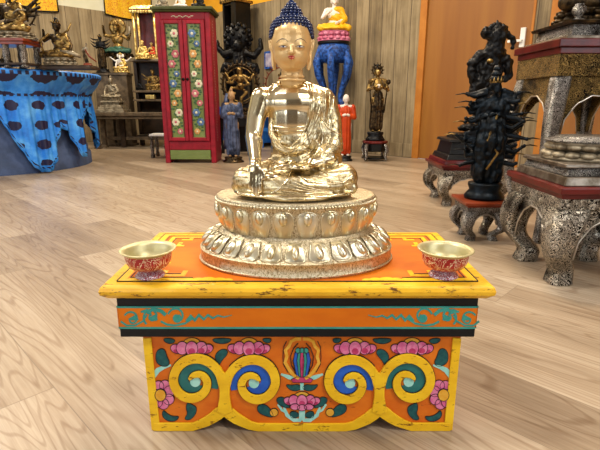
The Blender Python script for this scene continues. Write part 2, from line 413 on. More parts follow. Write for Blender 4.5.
# right back wall (local x along the wall from the corner, y outwards)
D1a, D1b, D2a = 4.23, 5.263, 5.378
mb = MB(); mb.box(0, D1a, 0, .08, 0, HP); mb.box(D1b, D2a, 0, .08, 0, 2.25)
o = mb.build('wall_right', 'boards', loc=(CX, CY, 0), rz=AR); o['kind'] = 'structure'
mb = MB(); mb.box(0, D1a, .005, .08, HP, HC); mb.box(D1a, LR, .02, .08, 2.25, HC); mb.box(6.6, LR, .005, .08, 0, 2.25)
o = mb.build('wall_right_upper', 'yellow_wall', loc=(CX, CY, 0), rz=AR); o['kind'] = 'structure'
mb = MB(); mb.box(0, D1a, -.015, 0, 0, .14)
o = mb.build('baseboard_right', 'boards', loc=(CX, CY, 0), rz=AR, bevel=.004); o['kind'] = 'structure'
for nm, a, b in (('door_1', D1a, D1b), ('door_2', D2a, 6.6)):
    d = MB().box(a+.07, b-.02, .01, .05, 0, 2.2).build(nm, 'door', loc=(CX, CY, 0), rz=AR, bevel=.003); d['kind'] = 'structure'
    mb = MB().box(a, a+.07, -.015, .06, 0, 2.25).box(b-.02, b, -.015, .06, 0, 2.25).box(a+.07, b-.02, -.015, .06, 2.2, 2.25)
    mb.build('door_frame', 'door_frame', d, bevel=.003)
    if nm == 'door_1':
        MB().box(b-.10, b-.06, -.012, .01, .98, 1.13).build('lock_plate', 'white', d, bevel=.003)
        MB().box(b-.19, b-.09, -.035, -.02, 1.02, 1.04).box(b-.095, b-.075, -.035, -.01, 1.02, 1.04).build('door_handle', 'white', d, bevel=.003)
# left back wall
lw = MB(); lw.box(-LL, 0, 0, .08, 0, HP)
o = lw.build('wall_left', 'boards', loc=(CX, CY, 0), rz=AR+PI/2); o['kind'] = 'structure'
o = MB().box(-LL, 0, .005, .08, HP, HC).build('wall_left_upper', 'cream', loc=(CX, CY, 0), rz=AR+PI/2); o['kind'] = 'structure'
o = MB().box(-LL, 0, -.012, 0, 0, .14).build('baseboard_left', 'boards', loc=(CX, CY, 0), rz=AR+PI/2); o['kind'] = 'structure'
# walls behind the camera, with windows
def wall_win(nm, org, rz, L, wins, n0):
    mb = MB(); x = 0
    for a, b, z0, z1 in wins:
        mb.box(x, a, 0, .1, 0, HC); mb.box(a, b, 0, .1, 0, z0); mb.box(a, b, 0, .1, z1, HC); x = b
    mb.box(x, L, 0, .1, 0, HC)
    o = mb.build(nm, 'plain_wall', loc=org, rz=rz); o['kind'] = 'structure'
    for k, (a, b, z0, z1) in enumerate(wins):
        w = MB().box(a, a+.06, .02, .08, z0, z1).box(b-.06, b, .02, .08, z0, z1).box(a, b, .02, .08, z0, z0+.06).box(a, b, .02, .08, z1-.06, z1).box((a+b)/2-.03, (a+b)/2+.03, .02, .08, z0, z1)
        w = w.build('window_%d' % (n0+k), 'white', loc=org, rz=rz); w['kind'] = 'structure'
        g = MB().box(a+.05, b-.05, .045, .05, z0+.05, z1-.05).build('window_glass', GLASS, w)
g_ = NT('clear_window_glass'); g_.pr(.02); g_.b.inputs['Transmission Weight'].default_value = 1.; g_.b.inputs['IOR'].default_value = 1.01; GLASS = g_.m
p = corner(LR, 0); wall_win('wall_near_right', p, AR-PI/2, LL, [(2.2, 4.2, .9, 2.3)], 1)
p = corner(LR, LL); wall_win('wall_near_left', p, AR+PI, LR, [(.9, 3.3, .7, 2.4), (4.6, 7.4, .7, 2.4)], 2)

# ================================================================== THE LITTLE PAINTED TABLE
TX, TZ = -.004, .279
W2, Y0, Y1 = .3025, .647, .953
TC = (TX, .8, 0)
tab = thing('low_table', 'low orange and yellow painted wooden table with carved scrolls under the golden statue', 'table', TC)
def wb(mb, name, mats, parent=tab, **k): return mb.build(name, mats, parent, world=True, **k)
# top slab with a moulded edge
mb = MB(); vs = []
for e, (dx, ins, z) in enumerate([(0, .010, .2555), (0, .001, .264), (0, 0, .270), (0, .002, .2755), (0, .006, .279)]):
    vs.append([(TX-W2+ins, Y0+ins, z), (TX+W2-ins, Y0+ins, z), (TX+W2-ins, Y1-ins, z), (TX-W2+ins, Y1-ins, z)])
flat = [v for r in vs for v in r]; fs = [(3, 2, 1, 0), (16, 17, 18, 19)]
for k in range(4):
    for i in range(4): fs.append((k*4+i, k*4+(i+1) % 4, k*4+4+(i+1) % 4, k*4+4+i))
mb.add(flat, fs); top = wb(mb, 'tabletop', 'yellow_edge', bevel=.0015)
# orange field with a drawn border
e = .022
mb = MB().box(TX-W2+e, TX+W2-e, Y0+e*.9, Y1-e, TZ, TZ+.0006)
mb.build('orange_field', 'orange', top, world=True)
ln = MB()
def hl(x0, x1, y, w=.0011, z=TZ+.0018): ln.box(x0, x1, y-w/2, y+w/2, TZ+.0001, z)
def vl(x, y0, y1, w=.0011, z=TZ+.0019): ln.box(x-w/2, x+w/2, y0, y1, TZ+.0001, z)
hl(TX-W2+e, TX+W2-e, Y0+e*.9); hl(TX-W2+e, TX+W2-e, Y1-e); vl(TX-W2+e, Y0+e, Y1-e, .0015); vl(TX+W2-e, Y0+e, Y1-e, .0015)
fret = MB()
for sx in (-1, 1):
    for (yy, sy) in ((Y0+e, 1), (Y1-e, -1)):
        fret = MB(); cx = TX+sx*(W2-e); zt = TZ+.0010
        rk = [0]
        def R(a, b, c, d):
            rk[0] += 1
            x0, x1 = sorted((cx-sx*a, cx-sx*b)); y0, y1 = sorted((yy+sy*c, yy+sy*d)); fret.box(x0, x1, y0, y1, TZ+.0001, zt+.00003*rk[0])
        # corner fret: key pattern of yellow bars
        R(.0, .115, 0, .012); R(.0, .012, 0, .11)
        R(.028, .100, .020, .028); R(.022, .030, .020, .085); R(.092, .100, .020, .045); R(.060, .068, .020, .045); R(.046, .068, .038, .046)
        R(.022, .060, .078, .086); R(.045, .053, .060, .086)
        for a, b, c, d in ((.016, .115, .0135, .0148), (.015, .0163, .0135, .11), (.03, .092, .0295, .0308), (.0315, .0328, .0295, .078)):
            x0, x1 = sorted((cx-sx*a, cx-sx*b)); y0, y1 = sorted((yy+sy*c, yy+sy*d)); ln.box(x0, x1, y0, y1, TZ+.0001, TZ+.0015+a*.002)
        # cloud motif beside the corner
        for k, (a, r) in enumerate(((.125, .012), (.14, .0145), (.158, .012), (.172, .008))):
            pts = [(cx-sx*a+r*math.cos(q), yy+sy*(max(0, r*math.sin(q)))) for q in [PI*i/12 for i in range(13)]]
            if sx*sy > 0: pts = pts[::-1]
            fret.prism_xy(pts, TZ+.0001, TZ+.0014+.0001*k)
        fret.build('corner_fret', 'yellow', top, world=True)
ln.build('border_line', 'ink', top, world=True)
# apron: black frame with an orange band
AY0, AH = .662, .2822
mb = MB().box(TX-AH, TX+AH, AY0, AY0+.02, .1865, .2555).box(TX-AH, TX+AH, Y1-.035, Y1-.015, .1865, .2555)
mb.box(TX-AH, TX-AH+.02, AY0+.02, Y1-.035, .1865, .2555).box(TX+AH-.02, TX+AH, AY0+.02, Y1-.035, .1865, .2555)
ap = wb(mb, 'apron', 'black_paint', bevel=.0015)
zb0, zb1 = zat(327.3, AY0), zat(307.2, AY0)
def side_rects(z0, z1, t_):
    m = MB().box(TX-AH+.001, TX+AH-.001, AY0-t_, AY0, z0, z1)
    m.box(TX-AH-t_, TX-AH, AY0, Y1-.015, z0, z1).box(TX+AH, TX+AH+t_, AY0, Y1-.015, z0, z1); return m
side_rects(zb0, zb1, .0008).build('orange_band', 'orange', ap, world=True)
tl = side_rects(zb0-.0022, zb0+.0010, .0012); side_b = side_rects(zb1-.0010, zb1+.0018, .0012); tl.add(side_b.v, side_b.f)
# vine scrolls at both ends of the band
def spiral(c, r0, r1, a0, a1, n=26):
    return [(c[0]+(r0+(r1-r0)*i/n)*math.cos(a0+(a1-a0)*i/n), c[1]+(r0+(r1-r0)*i/n)*math.sin(a0+(a1-a0)*i/n)) for i in range(n+1)]
JIT = [0]
def jit(): JIT[0] = (JIT[0]+1) % 23; return JIT[0]*.000012
def ribbon(mb, pts, w, Y, t_, mi=0):
    t_ += jit(); Y -= jit()*.1
    n = len(pts); L = []; Rr = []
    for i, p in enumerate(pts):
        a = pts[max(i-1, 0)]; b = pts[min(i+1, n-1)]; dx, dy = b[0]-a[0], b[1]-a[1]; q = math.hypot(dx, dy) or 1
        h = (w[i] if isinstance(w, list) else w)/2
        L.append((p[0]-dy/q*h, p[1]+dx/q*h)); Rr.append((p[0]+dy/q*h, p[1]-dx/q*h))
    vs = []
    for yy in (Y, Y-t_):
        for q in L+Rr:
            v = P(q[0], q[1], Y); vs.append((v.x, yy, v.z))
    fs = []; m = 2*n
    for i in range(n-1):
        fs += [(i, i+1, n+i+1, n+i), (m+i, m+n+i, m+n+i+1, m+i+1), (i, m+i, m+i+1, i+1), (n+i, n+i+1, m+n+i+1, m+n+i)]
    fs += [(0, n, m+n, m), (n-1, m+n-1, m+2*n-1, 2*n-1)]
    mb.add(vs, fs, mi)
def mirror(pts, cx): return [(2*cx-p[0], p[1]) for p in pts]
MX = 300.0
for sx in (0, 1):
    for pts, w in ((spiral((131, 320), 8, 2, 3.6, 9.2), 1.1), (spiral((151, 317.5), 9, 2, 2.2, 8.6), 1.2), (spiral((151, 317.5), 5.5, 1.5, 5.2, 11), 1.),
                   (spiral((176, 317.5), 9, 2, 3.4, 9.6), 1.2), (spiral((176, 318.5), 5, 1.5, 0, 6), 1.), ([(120, 322), (126, 326), (134, 326), (142, 322), (146, 316)], 1.1),
                   ([(160, 322), (166, 325), (174, 326), (184, 324), (192, 319)], 1.2), ([(186, 322), (190, 317), (194, 321), (198, 316), (203, 320), (207, 316), (212, 319), (217, 316.5), (223, 318), (231, 316)], [2.6, 2.8, 2.6, 2.4, 2.2, 1.9, 1.6, 1.2, .8, .4]),
                   ([(146, 314), (152, 310.5), (160, 312), (165, 316)], 2.2), ([(128, 320), (134, 318.5), (137, 321)], [1, 4, 2]), ([(148, 319), (154, 318), (156, 321)], [1, 4.5, 2]), ([(172, 319), (178, 318), (181, 321)], [1, 4.5, 2]), ([(140, 313), (146, 312), (150, 315)], [1, 3.5, 1.5])):
        pts = [(p[0]+1, 318+(p[1]-318)*1.05-1.2) for p in pts]; w = [q*1.3 for q in w] if isinstance(w, list) else w*1.55
        ribbon(tl, mirror(pts, MX) if sx else pts, w, AY0, .0014)
tl.build('teal_scrollwork', 'teal_line', ap, world=True)
# carved panel with the cut-out lower edge
PY = .677
def poly(pts): return [(P(x, y, PY).x, P(x, y, PY).z) for x, y in pts]
def edge(inset=0.):
    i = inset
    half = [(143, 337), (152.3, 430), (193, 430), (197, 429.3), (201, 427), (203, 427.6), (207, 425.4), (211, 422.6), (213, 423), (217, 420.2), (221, 417.2), (224.5, 413.5), (228, 417), (232, 420.6), (236, 423), (238, 422.8), (242, 426), (247, 428), (249, 427.8), (254, 430), (258, 430.6)]
    return half+[(604-x, y) for x, y in reversed(half[1:])]+[(461, 337)]
e_ = edge(); xl = P(143, 337, PY).x; xr = P(461, 337, PY).x
pts = [(xl, .1865)]+[(x, max(z, 0.)) for x, z in poly(e_[1:-1])]+[(xr, .1865)]
pts[1] = (xl, 0.); pts[-2] = (xr, 0.)
pts = [(x, 0. if z < .003 else z) for x, z in pts]
pan = wb(MB().prism_xz(pts, PY, PY+.016), 'carved_panel', 'orange_panel', bevel=.0008)
for nm, ob in (('side_panel', MB().box(xl, xl+.016, PY+.016, Y1-.03, 0, .1865)), ('side_panel', MB().box(xr-.016, xr, PY+.016, Y1-.03, 0, .1865)), ('back_panel', MB().box(xl+.016, xr-.016, Y1-.046, Y1-.03, 0, .1865))):
    wb(ob, nm, 'orange_panel', bevel=.0008)
def shape(mb, pts, t_, mi=0, outline=0., omi=1):
    t_ += jit()
    vs = [(P(x, y, PY).x, P(x, y, PY).z) for x, y in pts]
    mb.prism_xz(vs, PY, PY-t_, mi)
    if outline: ribbon(mb, list(pts)+[pts[0], pts[1]], outline, PY, t_+.0002, omi)
# yellow frame
fr = MB()
ribbon(fr, [(147.3, 337.5), (156.2, 429)], 8.5, PY, .0030); ribbon(fr, [(604-147.3, 337.5), (604-156.2, 429)], 8.5, PY, .0030)
bt = [(154, 426), (193, 426), (200, 423.5), (207, 420.5), (213, 417), (219, 412.5), (224, 409)]
bt2 = [(225, 409), (231, 413.5), (237, 418), (243, 421), (250, 424.5), (258, 426.3), (302, 426.5)]
wv = [8.2, 8.2, 8.5, 10, 11, 12, 11]
ribbon(fr, bt, wv, PY, .0034); ribbon(fr, mirror(bt, 302), wv, PY, .0034)
wv = [11, 12, 11, 10, 8.5, 8, 7.6]
ribbon(fr, bt2, wv, PY, .0035); ribbon(fr, mirror(bt2, 302), wv, PY, .0035)
fr.build('yellow_frame', 'yellow', pan, world=True, bevel=.0012)
def swirl(c, keys, fl, n=60):
    """keys: (angle degrees counterclockwise, radius, width)"""
    pts = []; ws = []; a0, a1 = keys[0][0], keys[-1][0]
    for i in range(n+1):
        a = a0+(a1-a0)*i/n
        for (p, r, w), (q, r2, w2) in zip(keys, keys[1:]):
            if p <= a <= q: break
        k = (a-p)/(q-p); k = k*k*(3-2*k) if False else k
        rr = r+(r2-r)*k; ang = math.radians(a)
        pts.append((c[0]+fl*rr*math.cos(ang), c[1]-rr*math.sin(ang))); ws.append(w+(w2-w)*k)
    return pts, ws
for cx, cy, fl, pm in ((195.5, 380.7, 1, 'teal_paint'), (254.0, 382, -1, 'blue_paint'), (350, 382, 1, 'blue_paint'), (408.5, 380.7, -1, 'teal_paint')):
    yk = [(-75, 44, 6), (-45, 38, 7), (-20, 30.5, 8), (0, 26.5, 8.5), (45, 24.2, 9), (90, 23.3, 9.5), (135, 22.5, 9.5), (180, 21.5, 9), (225, 18.8, 9), (270, 15.8, 9), (315, 13.6, 8.5), (360, 12.0, 8), (405, 9.5, 7), (450, 7.0, 6), (495, 6., 4.5), (520, 6.2, 2.5)]
    gk = [(-22, 20, 8), (0, 18.5, 10), (45, 16, 10), (90, 14, 10.5), (135, 13.4, 10.5), (180, 12.5, 11), (225, 10, 11), (270, 7.5, 9), (310, 5, 8)]
    pts, ws = swirl((cx, cy), gk, fl); mb = MB(); ribbon(mb, pts, ws, PY, .0012)
    mb.build('painted_ground', pm, pan, world=True)
    mb = MB(); shape(mb, [(cx+5.2*math.cos(a*PI/8), cy+.5+5.2*math.sin(a*PI/8)) for a in range(16)][::-1], .0016)
    mb.build('curl_eye', 'pale_teal', pan, world=True)
    yk2 = yk[1:]; pts, ws = swirl((cx, cy), yk2, fl, 80)
    mb = MB(); ribbon(mb, pts, ws, PY, .0050); sc = mb.build('scroll', 'yellow', pan, world=True, bevel=.0018)
    ll = MB()
    for s_ in (-1, 1):
        q = [(p[0], p[1]) for p in pts]; off = []
        for i, p in enumerate(q):
            a = q[max(i-1, 0)]; b = q[min(i+1, len(q)-1)]; dx, dy = b[0]-a[0], b[1]-a[1]; h = math.hypot(dx, dy) or 1
            off.append((p[0]-s_*dy/h*(ws[i]/2+.25), p[1]+s_*dx/h*(ws[i]/2+.25)))
        ribbon(ll, off[11 if s_*fl > 0 else 9:], .55, PY, .0026)
    ll.build('scroll_outline', 'ink', pan, world=True)
for cx in (225, 379):
    mb = MB(); shape(mb, [(cx-5, 366), (cx, 372), (cx+5, 366), (cx+5, 395), (cx+7.5, 410), (cx, 413), (cx-7.5, 410), (cx-5, 395)], .0056)
    mb.build('scroll_neck', 'yellow', pan, world=True, bevel=.001)
# flowers, leaves and the jewel
def oval(cx, cy, rx, ry, rot=0, n=16, a0=0, a1=360):
    o = []
    for i in range(n):
        a = math.radians(a0+(a1-a0)*i/(n if a1-a0 == 360 else n-1)); x, y = rx*math.cos(a), ry*math.sin(a); r = math.radians(rot)
        o.append((cx+x*math.cos(r)-y*math.sin(r), cy+x*math.sin(r)+y*math.cos(r)))
    return o
def chaikin(pts, k=2):
    for _ in range(k):
        o = []
        for i in range(len(pts)):
            a, b = pts[i], pts[(i+1) % len(pts)]; o += [(a[0]*.75+b[0]*.25, a[1]*.75+b[1]*.25), (a[0]*.25+b[0]*.75, a[1]*.25+b[1]*.75)]
        pts = o
    return pts
def leaf(mb, pts, t_=.0008): shape(mb, chaikin(pts), t_, 0, .5, 1)
def lotus(cx, cy, s_, full=True, name='lotus_flower'):
    mb = MB(); shape(mb, oval(cx, cy-3*s_, 9*s_, 6*s_), .0008, 3, .5, 1)
    k = 0
    for dx, dy, rx, ry, rt in ((-15, 2, 6.5, 4.5, 20), (15, 2, 6.5, 4.5, -20), (-9.5, 1, 6, 6.5, 0), (9.5, 1, 6, 6.5, 0), (0, 1.5, 6.2, 7.4, 0)):
        k += 1; shape(mb, oval(cx+dx*s_, cy+dy*s_, rx*s_, ry*s_, rt), .0010+.00025*k, 0, .5, 1)
        shape(mb, oval(cx+dx*s_, cy+(dy+2.6)*s_, rx*.55*s_, ry*.42*s_, rt), .0011+.00025*k, 2)
    if full:
        for dx, dy in ((-8, 8), (0, 9), (8, 8)): shape(mb, oval(cx+dx*s_, cy+dy*s_, 5.5*s_, 3.6*s_), .0026, 0, .5, 1)
    mb.build(name, ['pink', 'ink', 'pink_dark', 'ochre'], pan, world=True)
for cx in (192, 249, 355, 412): lotus(cx, 346.5, 1.0, False)
lotus(302, 399, .86)
for sx in (0, 1):
    mm = (lambda p: mirror(p, 302)) if sx else (lambda p: p)
    # round blossom by the frame, cut by it
    mb = MB(); c = (162.5, 394)
    for k, a in enumerate(range(-120, 181, 50)):
        q = oval(c[0]+7.5*math.cos(math.radians(a)), c[1]+9.5*math.sin(math.radians(a)), 5.4, 5.4); q = [(max(x, 153.4 if y < 400 else 154), y) for x, y in q]
        shape(mb, mm(q), .0010+.0002*k, 0, .5, 1)
    q = oval(c[0]-1.5, c[1], 5.5, 6); q = [(max(x, 154), y) for x, y in q]; shape(mb, mm(q), .0032, 3, .5, 1)
    mb.build('blossom', ['pink', 'ink', 'pink_dark', 'ochre'], pan, world=True)
    lv = [[(156, 352), (160, 348), (165, 349), (167, 356), (170, 362), (168, 366), (162, 366), (156, 362)],
          [(214, 356), (220, 349), (227, 349), (228, 354), (222, 360), (219, 366)],
          [(163, 409), (168, 414), (173, 416), (180, 416), (176, 421), (168, 421), (162, 416)],
          [(187, 402), (192, 404), (197, 407), (196, 414), (190, 420), (184, 419), (188, 413), (186, 408)],
          [(163, 338), (172, 338), (176, 341), (171, 344), (165, 342)], [(212, 338), (232, 338), (230, 342), (222, 344), (214, 342)], [(262, 338), (272, 338), (270, 343), (264, 342)],
          [(257, 406), (262, 403), (268, 406), (272, 411), (274, 417), (266, 416), (258, 412)],
          [(276, 398), (283, 396), (287, 402), (291, 408), (284, 407), (278, 404)],
          [(285, 384), (292, 385), (299, 384), (302, 388), (297, 391), (290, 390)], [(290, 411), (296, 411), (300, 415), (296, 418), (290, 417)]]
    for q in lv: mb = MB(); leaf(mb, mm(q)); mb.build('painted_leaf', ['leaf_teal', 'ink'], pan, world=True)
    for pts, w in (([(153.5, 376), (158, 370), (164, 367), (171, 365)], [5, 5, 3.5, 1.5]), ([(281, 374), (289, 377), (296, 379)], [1.5, 4, 3]), ([(284, 407), (287, 415), (294, 420), (301, 420)], [2, 3.5, 3.5, 3]), ([(278, 404), (282, 410), (286, 412)], 2.)):
        mb = MB(); ribbon(mb, mm(pts), w, PY, .0009); mb.build('pale_ribbon', 'pale_teal', pan, world=True)
    mb = MB(); ribbon(mb, mm([(301, 338.5), (296, 338.5), (291, 341), (289, 346), (285.5, 350), (287, 356), (285, 362), (289, 369), (294, 375), (299, 378)]), 3.2, PY, .0016)
    mb.build('flame_ring', 'ochre', pan, world=True)
    mb = MB(); ribbon(mb, mm([(286.5, 341), (283.5, 347), (283, 356), (283.5, 364), (288, 372)]), .7, PY, .0009)
    mb.build('fine_outline', 'ink', pan, world=True); mb = MB(); ribbon(mb, mm([(298, 343), (293.5, 348), (290.5, 356), (291.5, 365), (296, 373)]), .7, PY, .0018)
    mb.build('fine_outline', 'ink', pan, world=True)
    mb = MB(); shape(mb, mm(oval(274, 412, 4.2, 4)), .0012, 0, .5, 1); mb.build('bud', ['ochre', 'ink'], pan, world=True)
mb = MB()
shape(mb, [(302-5, 351), (302-9, 360), (302-6, 376), (302+6, 376), (302+9, 360), (302+5, 351)], .0010, 0, .5, 1)
for dx, mi, t_ in ((-5.2, 0, .0014), (5.2, 0, .0014), (-2.4, 2, .0018), (2.4, 2, .0018), (0, 3, .0022)):
    shape(mb, [(302+dx*1.1-1.3, 352), (302+dx*1.25-2.1, 360), (302+dx*.75-1.2, 376), (302+dx*.75+1.2, 376), (302+dx*1.25+2.1, 360), (302+dx*1.1+1.3, 352)], t_, mi, .4, 1)
for dx in (-4, 0, 4): shape(mb, oval(302+dx, 350, 2.6, 2.6), .0020, 2, .4, 1)
shape(mb, [(291, 379), (296, 376.5), (308, 376.5), (313, 379), (311, 382), (293, 382)], .0016, 3, .4, 1)
mb.build('painted_jewel', ['blue_paint', 'ink', 'teal_line', 'pink_dark'], pan, world=True)
mb = MB(); ribbon(mb, [(302, 383), (302, 390)], 3.5, PY, .0010); mb.build('pale_stem', 'pale_teal', pan, world=True); mb = MB(); shape(mb, [(299, 408), (305, 408), (305, 420), (299, 420)], .0012); mb.build('pale_stem', 'pale_teal', pan, world=True)

# ================================================================== OFFERING CUPS
def cup(px, pyf, label):
    Y = .692
    x = xat(px, Y, .285); t_ = thing('offering_cup', label, 'cup', (x, Y, TZ+.0008), 0, 'offering cups on the low table')
    k = .00158
    prof = [(14.5*k, 0), (14.8*k, .0015), (13*k, .005), (9*k, .008), (6.5*k, .0105), (6.5*k, .012)]
    MB().lathe(prof, 40).build('foot', 'enamel_foot', t_, smooth=True)
    z0 = .011
    out = [(6*k, z0), (13*k, z0+.002), (19*k, z0+.007), (22*k, z0+.015), (22.7*k, z0+.024), (23*k, z0+.029)]
    mb = MB().lathe(out, 48); mb.f = mb.f[:-1]; mb.mi = mb.mi[:-1]; mb.build('enamel_body', 'enamel', t_, smooth=True)
    lip_ = [(22.5*k, z0+.028), (24.3*k, z0+.0305), (27*k, z0+.033), (27.6*k, z0+.0345), (26.8*k, z0+.0352), (24.*k, z0+.034), (21.8*k, z0+.030), (21.2*k, z0+.022), (17*k, z0+.0095), (8*k, z0+.006), (0.5*k, z0+.0055)]
    mb = MB(); mb.lathe(lip_, 56); mb.f = mb.f[:-2]; mb.mi = mb.mi[:-2]
    o = mb.build('gilt_lining', 'cup_gold', t_, smooth=True)
    return t_
cup(150, 0, 'red enamelled offering cup with gilt lining on the left end of the low table')
cup(443.5, 0, 'red enamelled offering cup with gilt lining on the right end of the low table')
# ================================================================== THE GOLDEN STATUE
SX, SY = P(296, 256, .79).x, .790
bud = thing('golden_statue', 'large polished pale gold seated statue with blue curled hair on the low table', 'statue', (SX, SY, TZ+.0007))
def wg(mb, nm, mats, par=bud, **k): return mb.build(nm, mats, par, world=True, **k)
RY = .69
# lotus throne
base = [(.170, .2797), (.1725, .282), (.1725, .284), (.1700, .2855), (.1690, .300), (.1705, .302), (.1705, .304), (.167, .306), (.160, .309), (.150, .321), (.138, .330), (.129, .334), (.1265, .337), (.128, .340), (.131, .350), (.134, .362), (.1345, .375), (.136, .383), (.1385, .386), (.1385, .3925), (.1365, .395), (.132, .3955)]
lb = MB().lathe(base, 96, (SX, SY, 0), RY); lb = wg(lb, 'lotus_throne', 'gold_base', auto=50)
BUL = .55
def petals(n, prof, w, flip, ph=0.):
    """prof: (r, z, bulge) from the root to the tip of a petal"""
    mb = MB(); mt = MB()
    for i in range(n):
        a = 2*PI*(i+ph)/n
        def ring(width, push, sel):
            rows = []
            for k, (r, z, b) in enumerate(prof):
                row = []
                u = k/(len(prof)-1); wd = width*(.62+.36*smooth01(u/.5)) if u < .55 else width*.98*math.sqrt(max(.06, 1-((u-.55)/.47)**2))
                for j in range(-4, 5):
                    q = j/4; rr = r+push*(b*BUL+.0001)*(1-abs(q)**2.2)+sel
                    aa = a+q*wd
                    row.append((SX+rr*math.cos(aa), SY+rr*RY*math.sin(aa), z))
                rows.append(row)
            return rows
        rows = ring(w, 1., 0.)
        vs = [v for r in rows for v in r]; fs = [(k*9+j, k*9+j+1, (k+1)*9+j+1, (k+1)*9+j) for k in range(len(rows)-1) for j in range(8)]
        mb.add(vs, fs)
        # inner raised boss
        r, z, b = prof[len(prof)//2+(-1 if flip else 1)]
        p = Vector((SX+(r+b*.5)*math.cos(a), SY+(r+b*.5)*RY*math.sin(a), z))
        dz = prof[-1][1]-prof[0][1]; dr = prof[-1][0]-prof[0][0]; tl_ = math.atan2(dr, dz)
        rot = Matrix.Rotation(math.atan2(RY*math.sin(a), math.cos(a)), 3, 'Z') @ Matrix.Rotation(tl_ if dz > 0 else tl_, 3, 'Y')
        L = math.hypot(dz, dr)
        mt.ell(p, (.0062, r*w*.42, L*(.33 if flip else .26)), 14, 10, rot=rot)
        # rim tube round the petal
        loop = [rows[0][0]]+[row[0] for row in rows[1:]]+rows[-1][1:8]+[row[8] for row in reversed(rows[1:])]+[rows[0][8]]
        mt.tube(loop, .0013, 6)
    return mb, mt
lowp = [(.1365, .3325, .003), (.143, .3305, .004), (.149, .3265, .005), (.154, .3215, .006), (.158, .3165, .006), (.1615, .3125, .005), (.164, .3095, .0035), (.1655, .3075, .002), (.166, .3065, .0005)]
a, b = petals(26, lowp, .104, True, .5); wg(a, 'lower_petals', 'gold_petal', lb, smooth=True); wg(b, 'lower_petal_relief', 'gold_petal', lb, smooth=True)
upp = [(.1275, .3385, .003), (.129, .344, .006), (.131, .350, .008), (.133, .357, .009), (.134, .364, .008), (.1345, .370, .006), (.135, .375, .004), (.1352, .379, .002), (.1352, .3815, .0005)]
a, b = petals(22, upp, .122, False, 0.); wg(a, 'upper_petals', 'gold_petal', lb, smooth=True); wg(b, 'upper_petal_relief', 'gold_petal', lb, smooth=True)
mb = MB()
for i in range(150):
    t_ = 2*PI*i/150; mb.ell((SX+.1388*math.cos(t_), SY+.1388*RY*math.sin(t_), .3885), .0023, 6, 5)
wg(mb, 'bead_rim', 'gold_petal', lb, smooth=True)

# ---- body: bare skin, one continuous skin of torso, arms, hands, neck
def B(px, py, Y): return P(px, py, Y)
k_ = .00171        # metres per photo pixel at the figure
skin = MB()
skin.ell(B(292, 118, .800), (24*k_, .036, 32*k_)); skin.ell(B(293, 103, .800), (30*k_, .037, 18*k_)); skin.ell(B(294, 150, .800), (24*k_, .036, 22*k_)); skin.ell(B(294, 170, .80), (30*k_, .040, 16*k_))
skin.cap(B(264, 97, .806), 10*k_, B(320, 99, .806), 10*k_)
skin.cap(B(293, 90, .803), 12*k_, B(292, 83, .801), 10*k_); skin.cap(B(278, 90, .808), 8*k_, B(308, 90, .808), 8*k_)
# right arm (viewer's left) reaching down over the knee
skin.cap(B(262, 99, .800), 11.5*k_, B(256, 118, .790), 9.5*k_); skin.cap(B(256, 118, .790), 9.5*k_, B(253.5, 137, .775), 8.2*k_); skin.cap(B(253.5, 137, .775), 8.4*k_, B(255.5, 163, .735), 5.6*k_)
skin.ell(B(254.8, 143, .768), (8.2*k_, .014, 10*k_)); skin.ell(B(255.5, 172, .722), (7.2*k_, .0065, 9*k_)); skin.ell(B(255.5, 165, .730), (6.0*k_, .008, 6*k_))
for f, (x0, x1, x2, y0, y1, y2) in enumerate(((249.8, 249.2, 249.6, 176, 183, 189), (253.4, 253.2, 253.6, 178, 187, 195), (257, 257, 257.4, 178, 187, 196), (260.4, 260.6, 260.8, 177, 185, 192))):
    r = 1.6*k_
    skin.tube([B(x0, y0-5, .719), B(x0, y0, .7165), B(x1, y1, .7145), B(x2, y2, .7135)], [r*1.05, r, r*.95, r*.72], 8); skin.ell(B(x2, y2, .7135), r*.72, 8, 6)
skin.tube([B(260, 167, .724), B(263.5, 172, .720), B(264.5, 179, .718)], [2.4*k_, 2.1*k_, 1.5*k_], 8); skin.ell(B(264.5, 179, .718), 1.5*k_, 8, 6)
# left hand lying in the lap
skin.ell(B(300, 166, .735), (14*k_, .020, 3.4*k_)); skin.cap(B(312, 163, .745), 6*k_, B(330, 158, .765), 7.5*k_)
for q in range(4): skin.tube([B(292, 165+q*.3, .724+q*.007), B(284, 165.5+q*.3, .722+q*.007), B(276, 167+q*.2, .722+q*.007)], [1.8*k_, 1.7*k_, 1.2*k_], 8)
skin.tube([B(296, 163, .745), B(289, 160.5, .742), B(284, 160.5, .738)], [2*k_, 1.8*k_, 1.3*k_], 8)
# foot sole up on the thigh
skin.ell(B(272, 177, .735), (12*k_, .014, 5*k_))
me = blob(skin, .0014, 16); body = link('body', me, 'gold', bud, smooth=True, world=True)

# ---- robe: legs, left shoulder and arm, belly
robe = MB()
# crossed legs
robe.cap(B(312, 172, .790), 15*k_, B(345, 176, .765), 12*k_); robe.cap(B(276, 172, .790), 15*k_, B(244, 178, .765), 11*k_)
robe.cap(B(345, 178, .760), 13*k_, B(300, 185, .728), 8.5*k_); robe.cap(B(244, 180, .755), 11.5*k_, B(290, 188, .728), 8*k_)
robe.cap(B(300, 184, .728), 9*k_, B(262, 182, .732), 7*k_); robe.ell(B(295, 184, .755), (52*k_, .045, 13*k_)); robe.ell(B(294, 192, .752), (60*k_, .048, 5*k_))
robe.cap(B(236, 186, .755), 5*k_, B(352, 188, .752), 6*k_); robe.ell((SX, .775, .3985), (.098, .062, .010)); robe.ell((SX, .745, .401), (.07, .045, .009))
# belly and waist folds
robe.ell(B(295, 158, .800), (26*k_, .041, 15*k_)); robe.ell(B(295, 142, .801), (24.5*k_, .038, 19*k_)); robe.ell(B(294, 168, .79), (33*k_, .045, 11*k_))
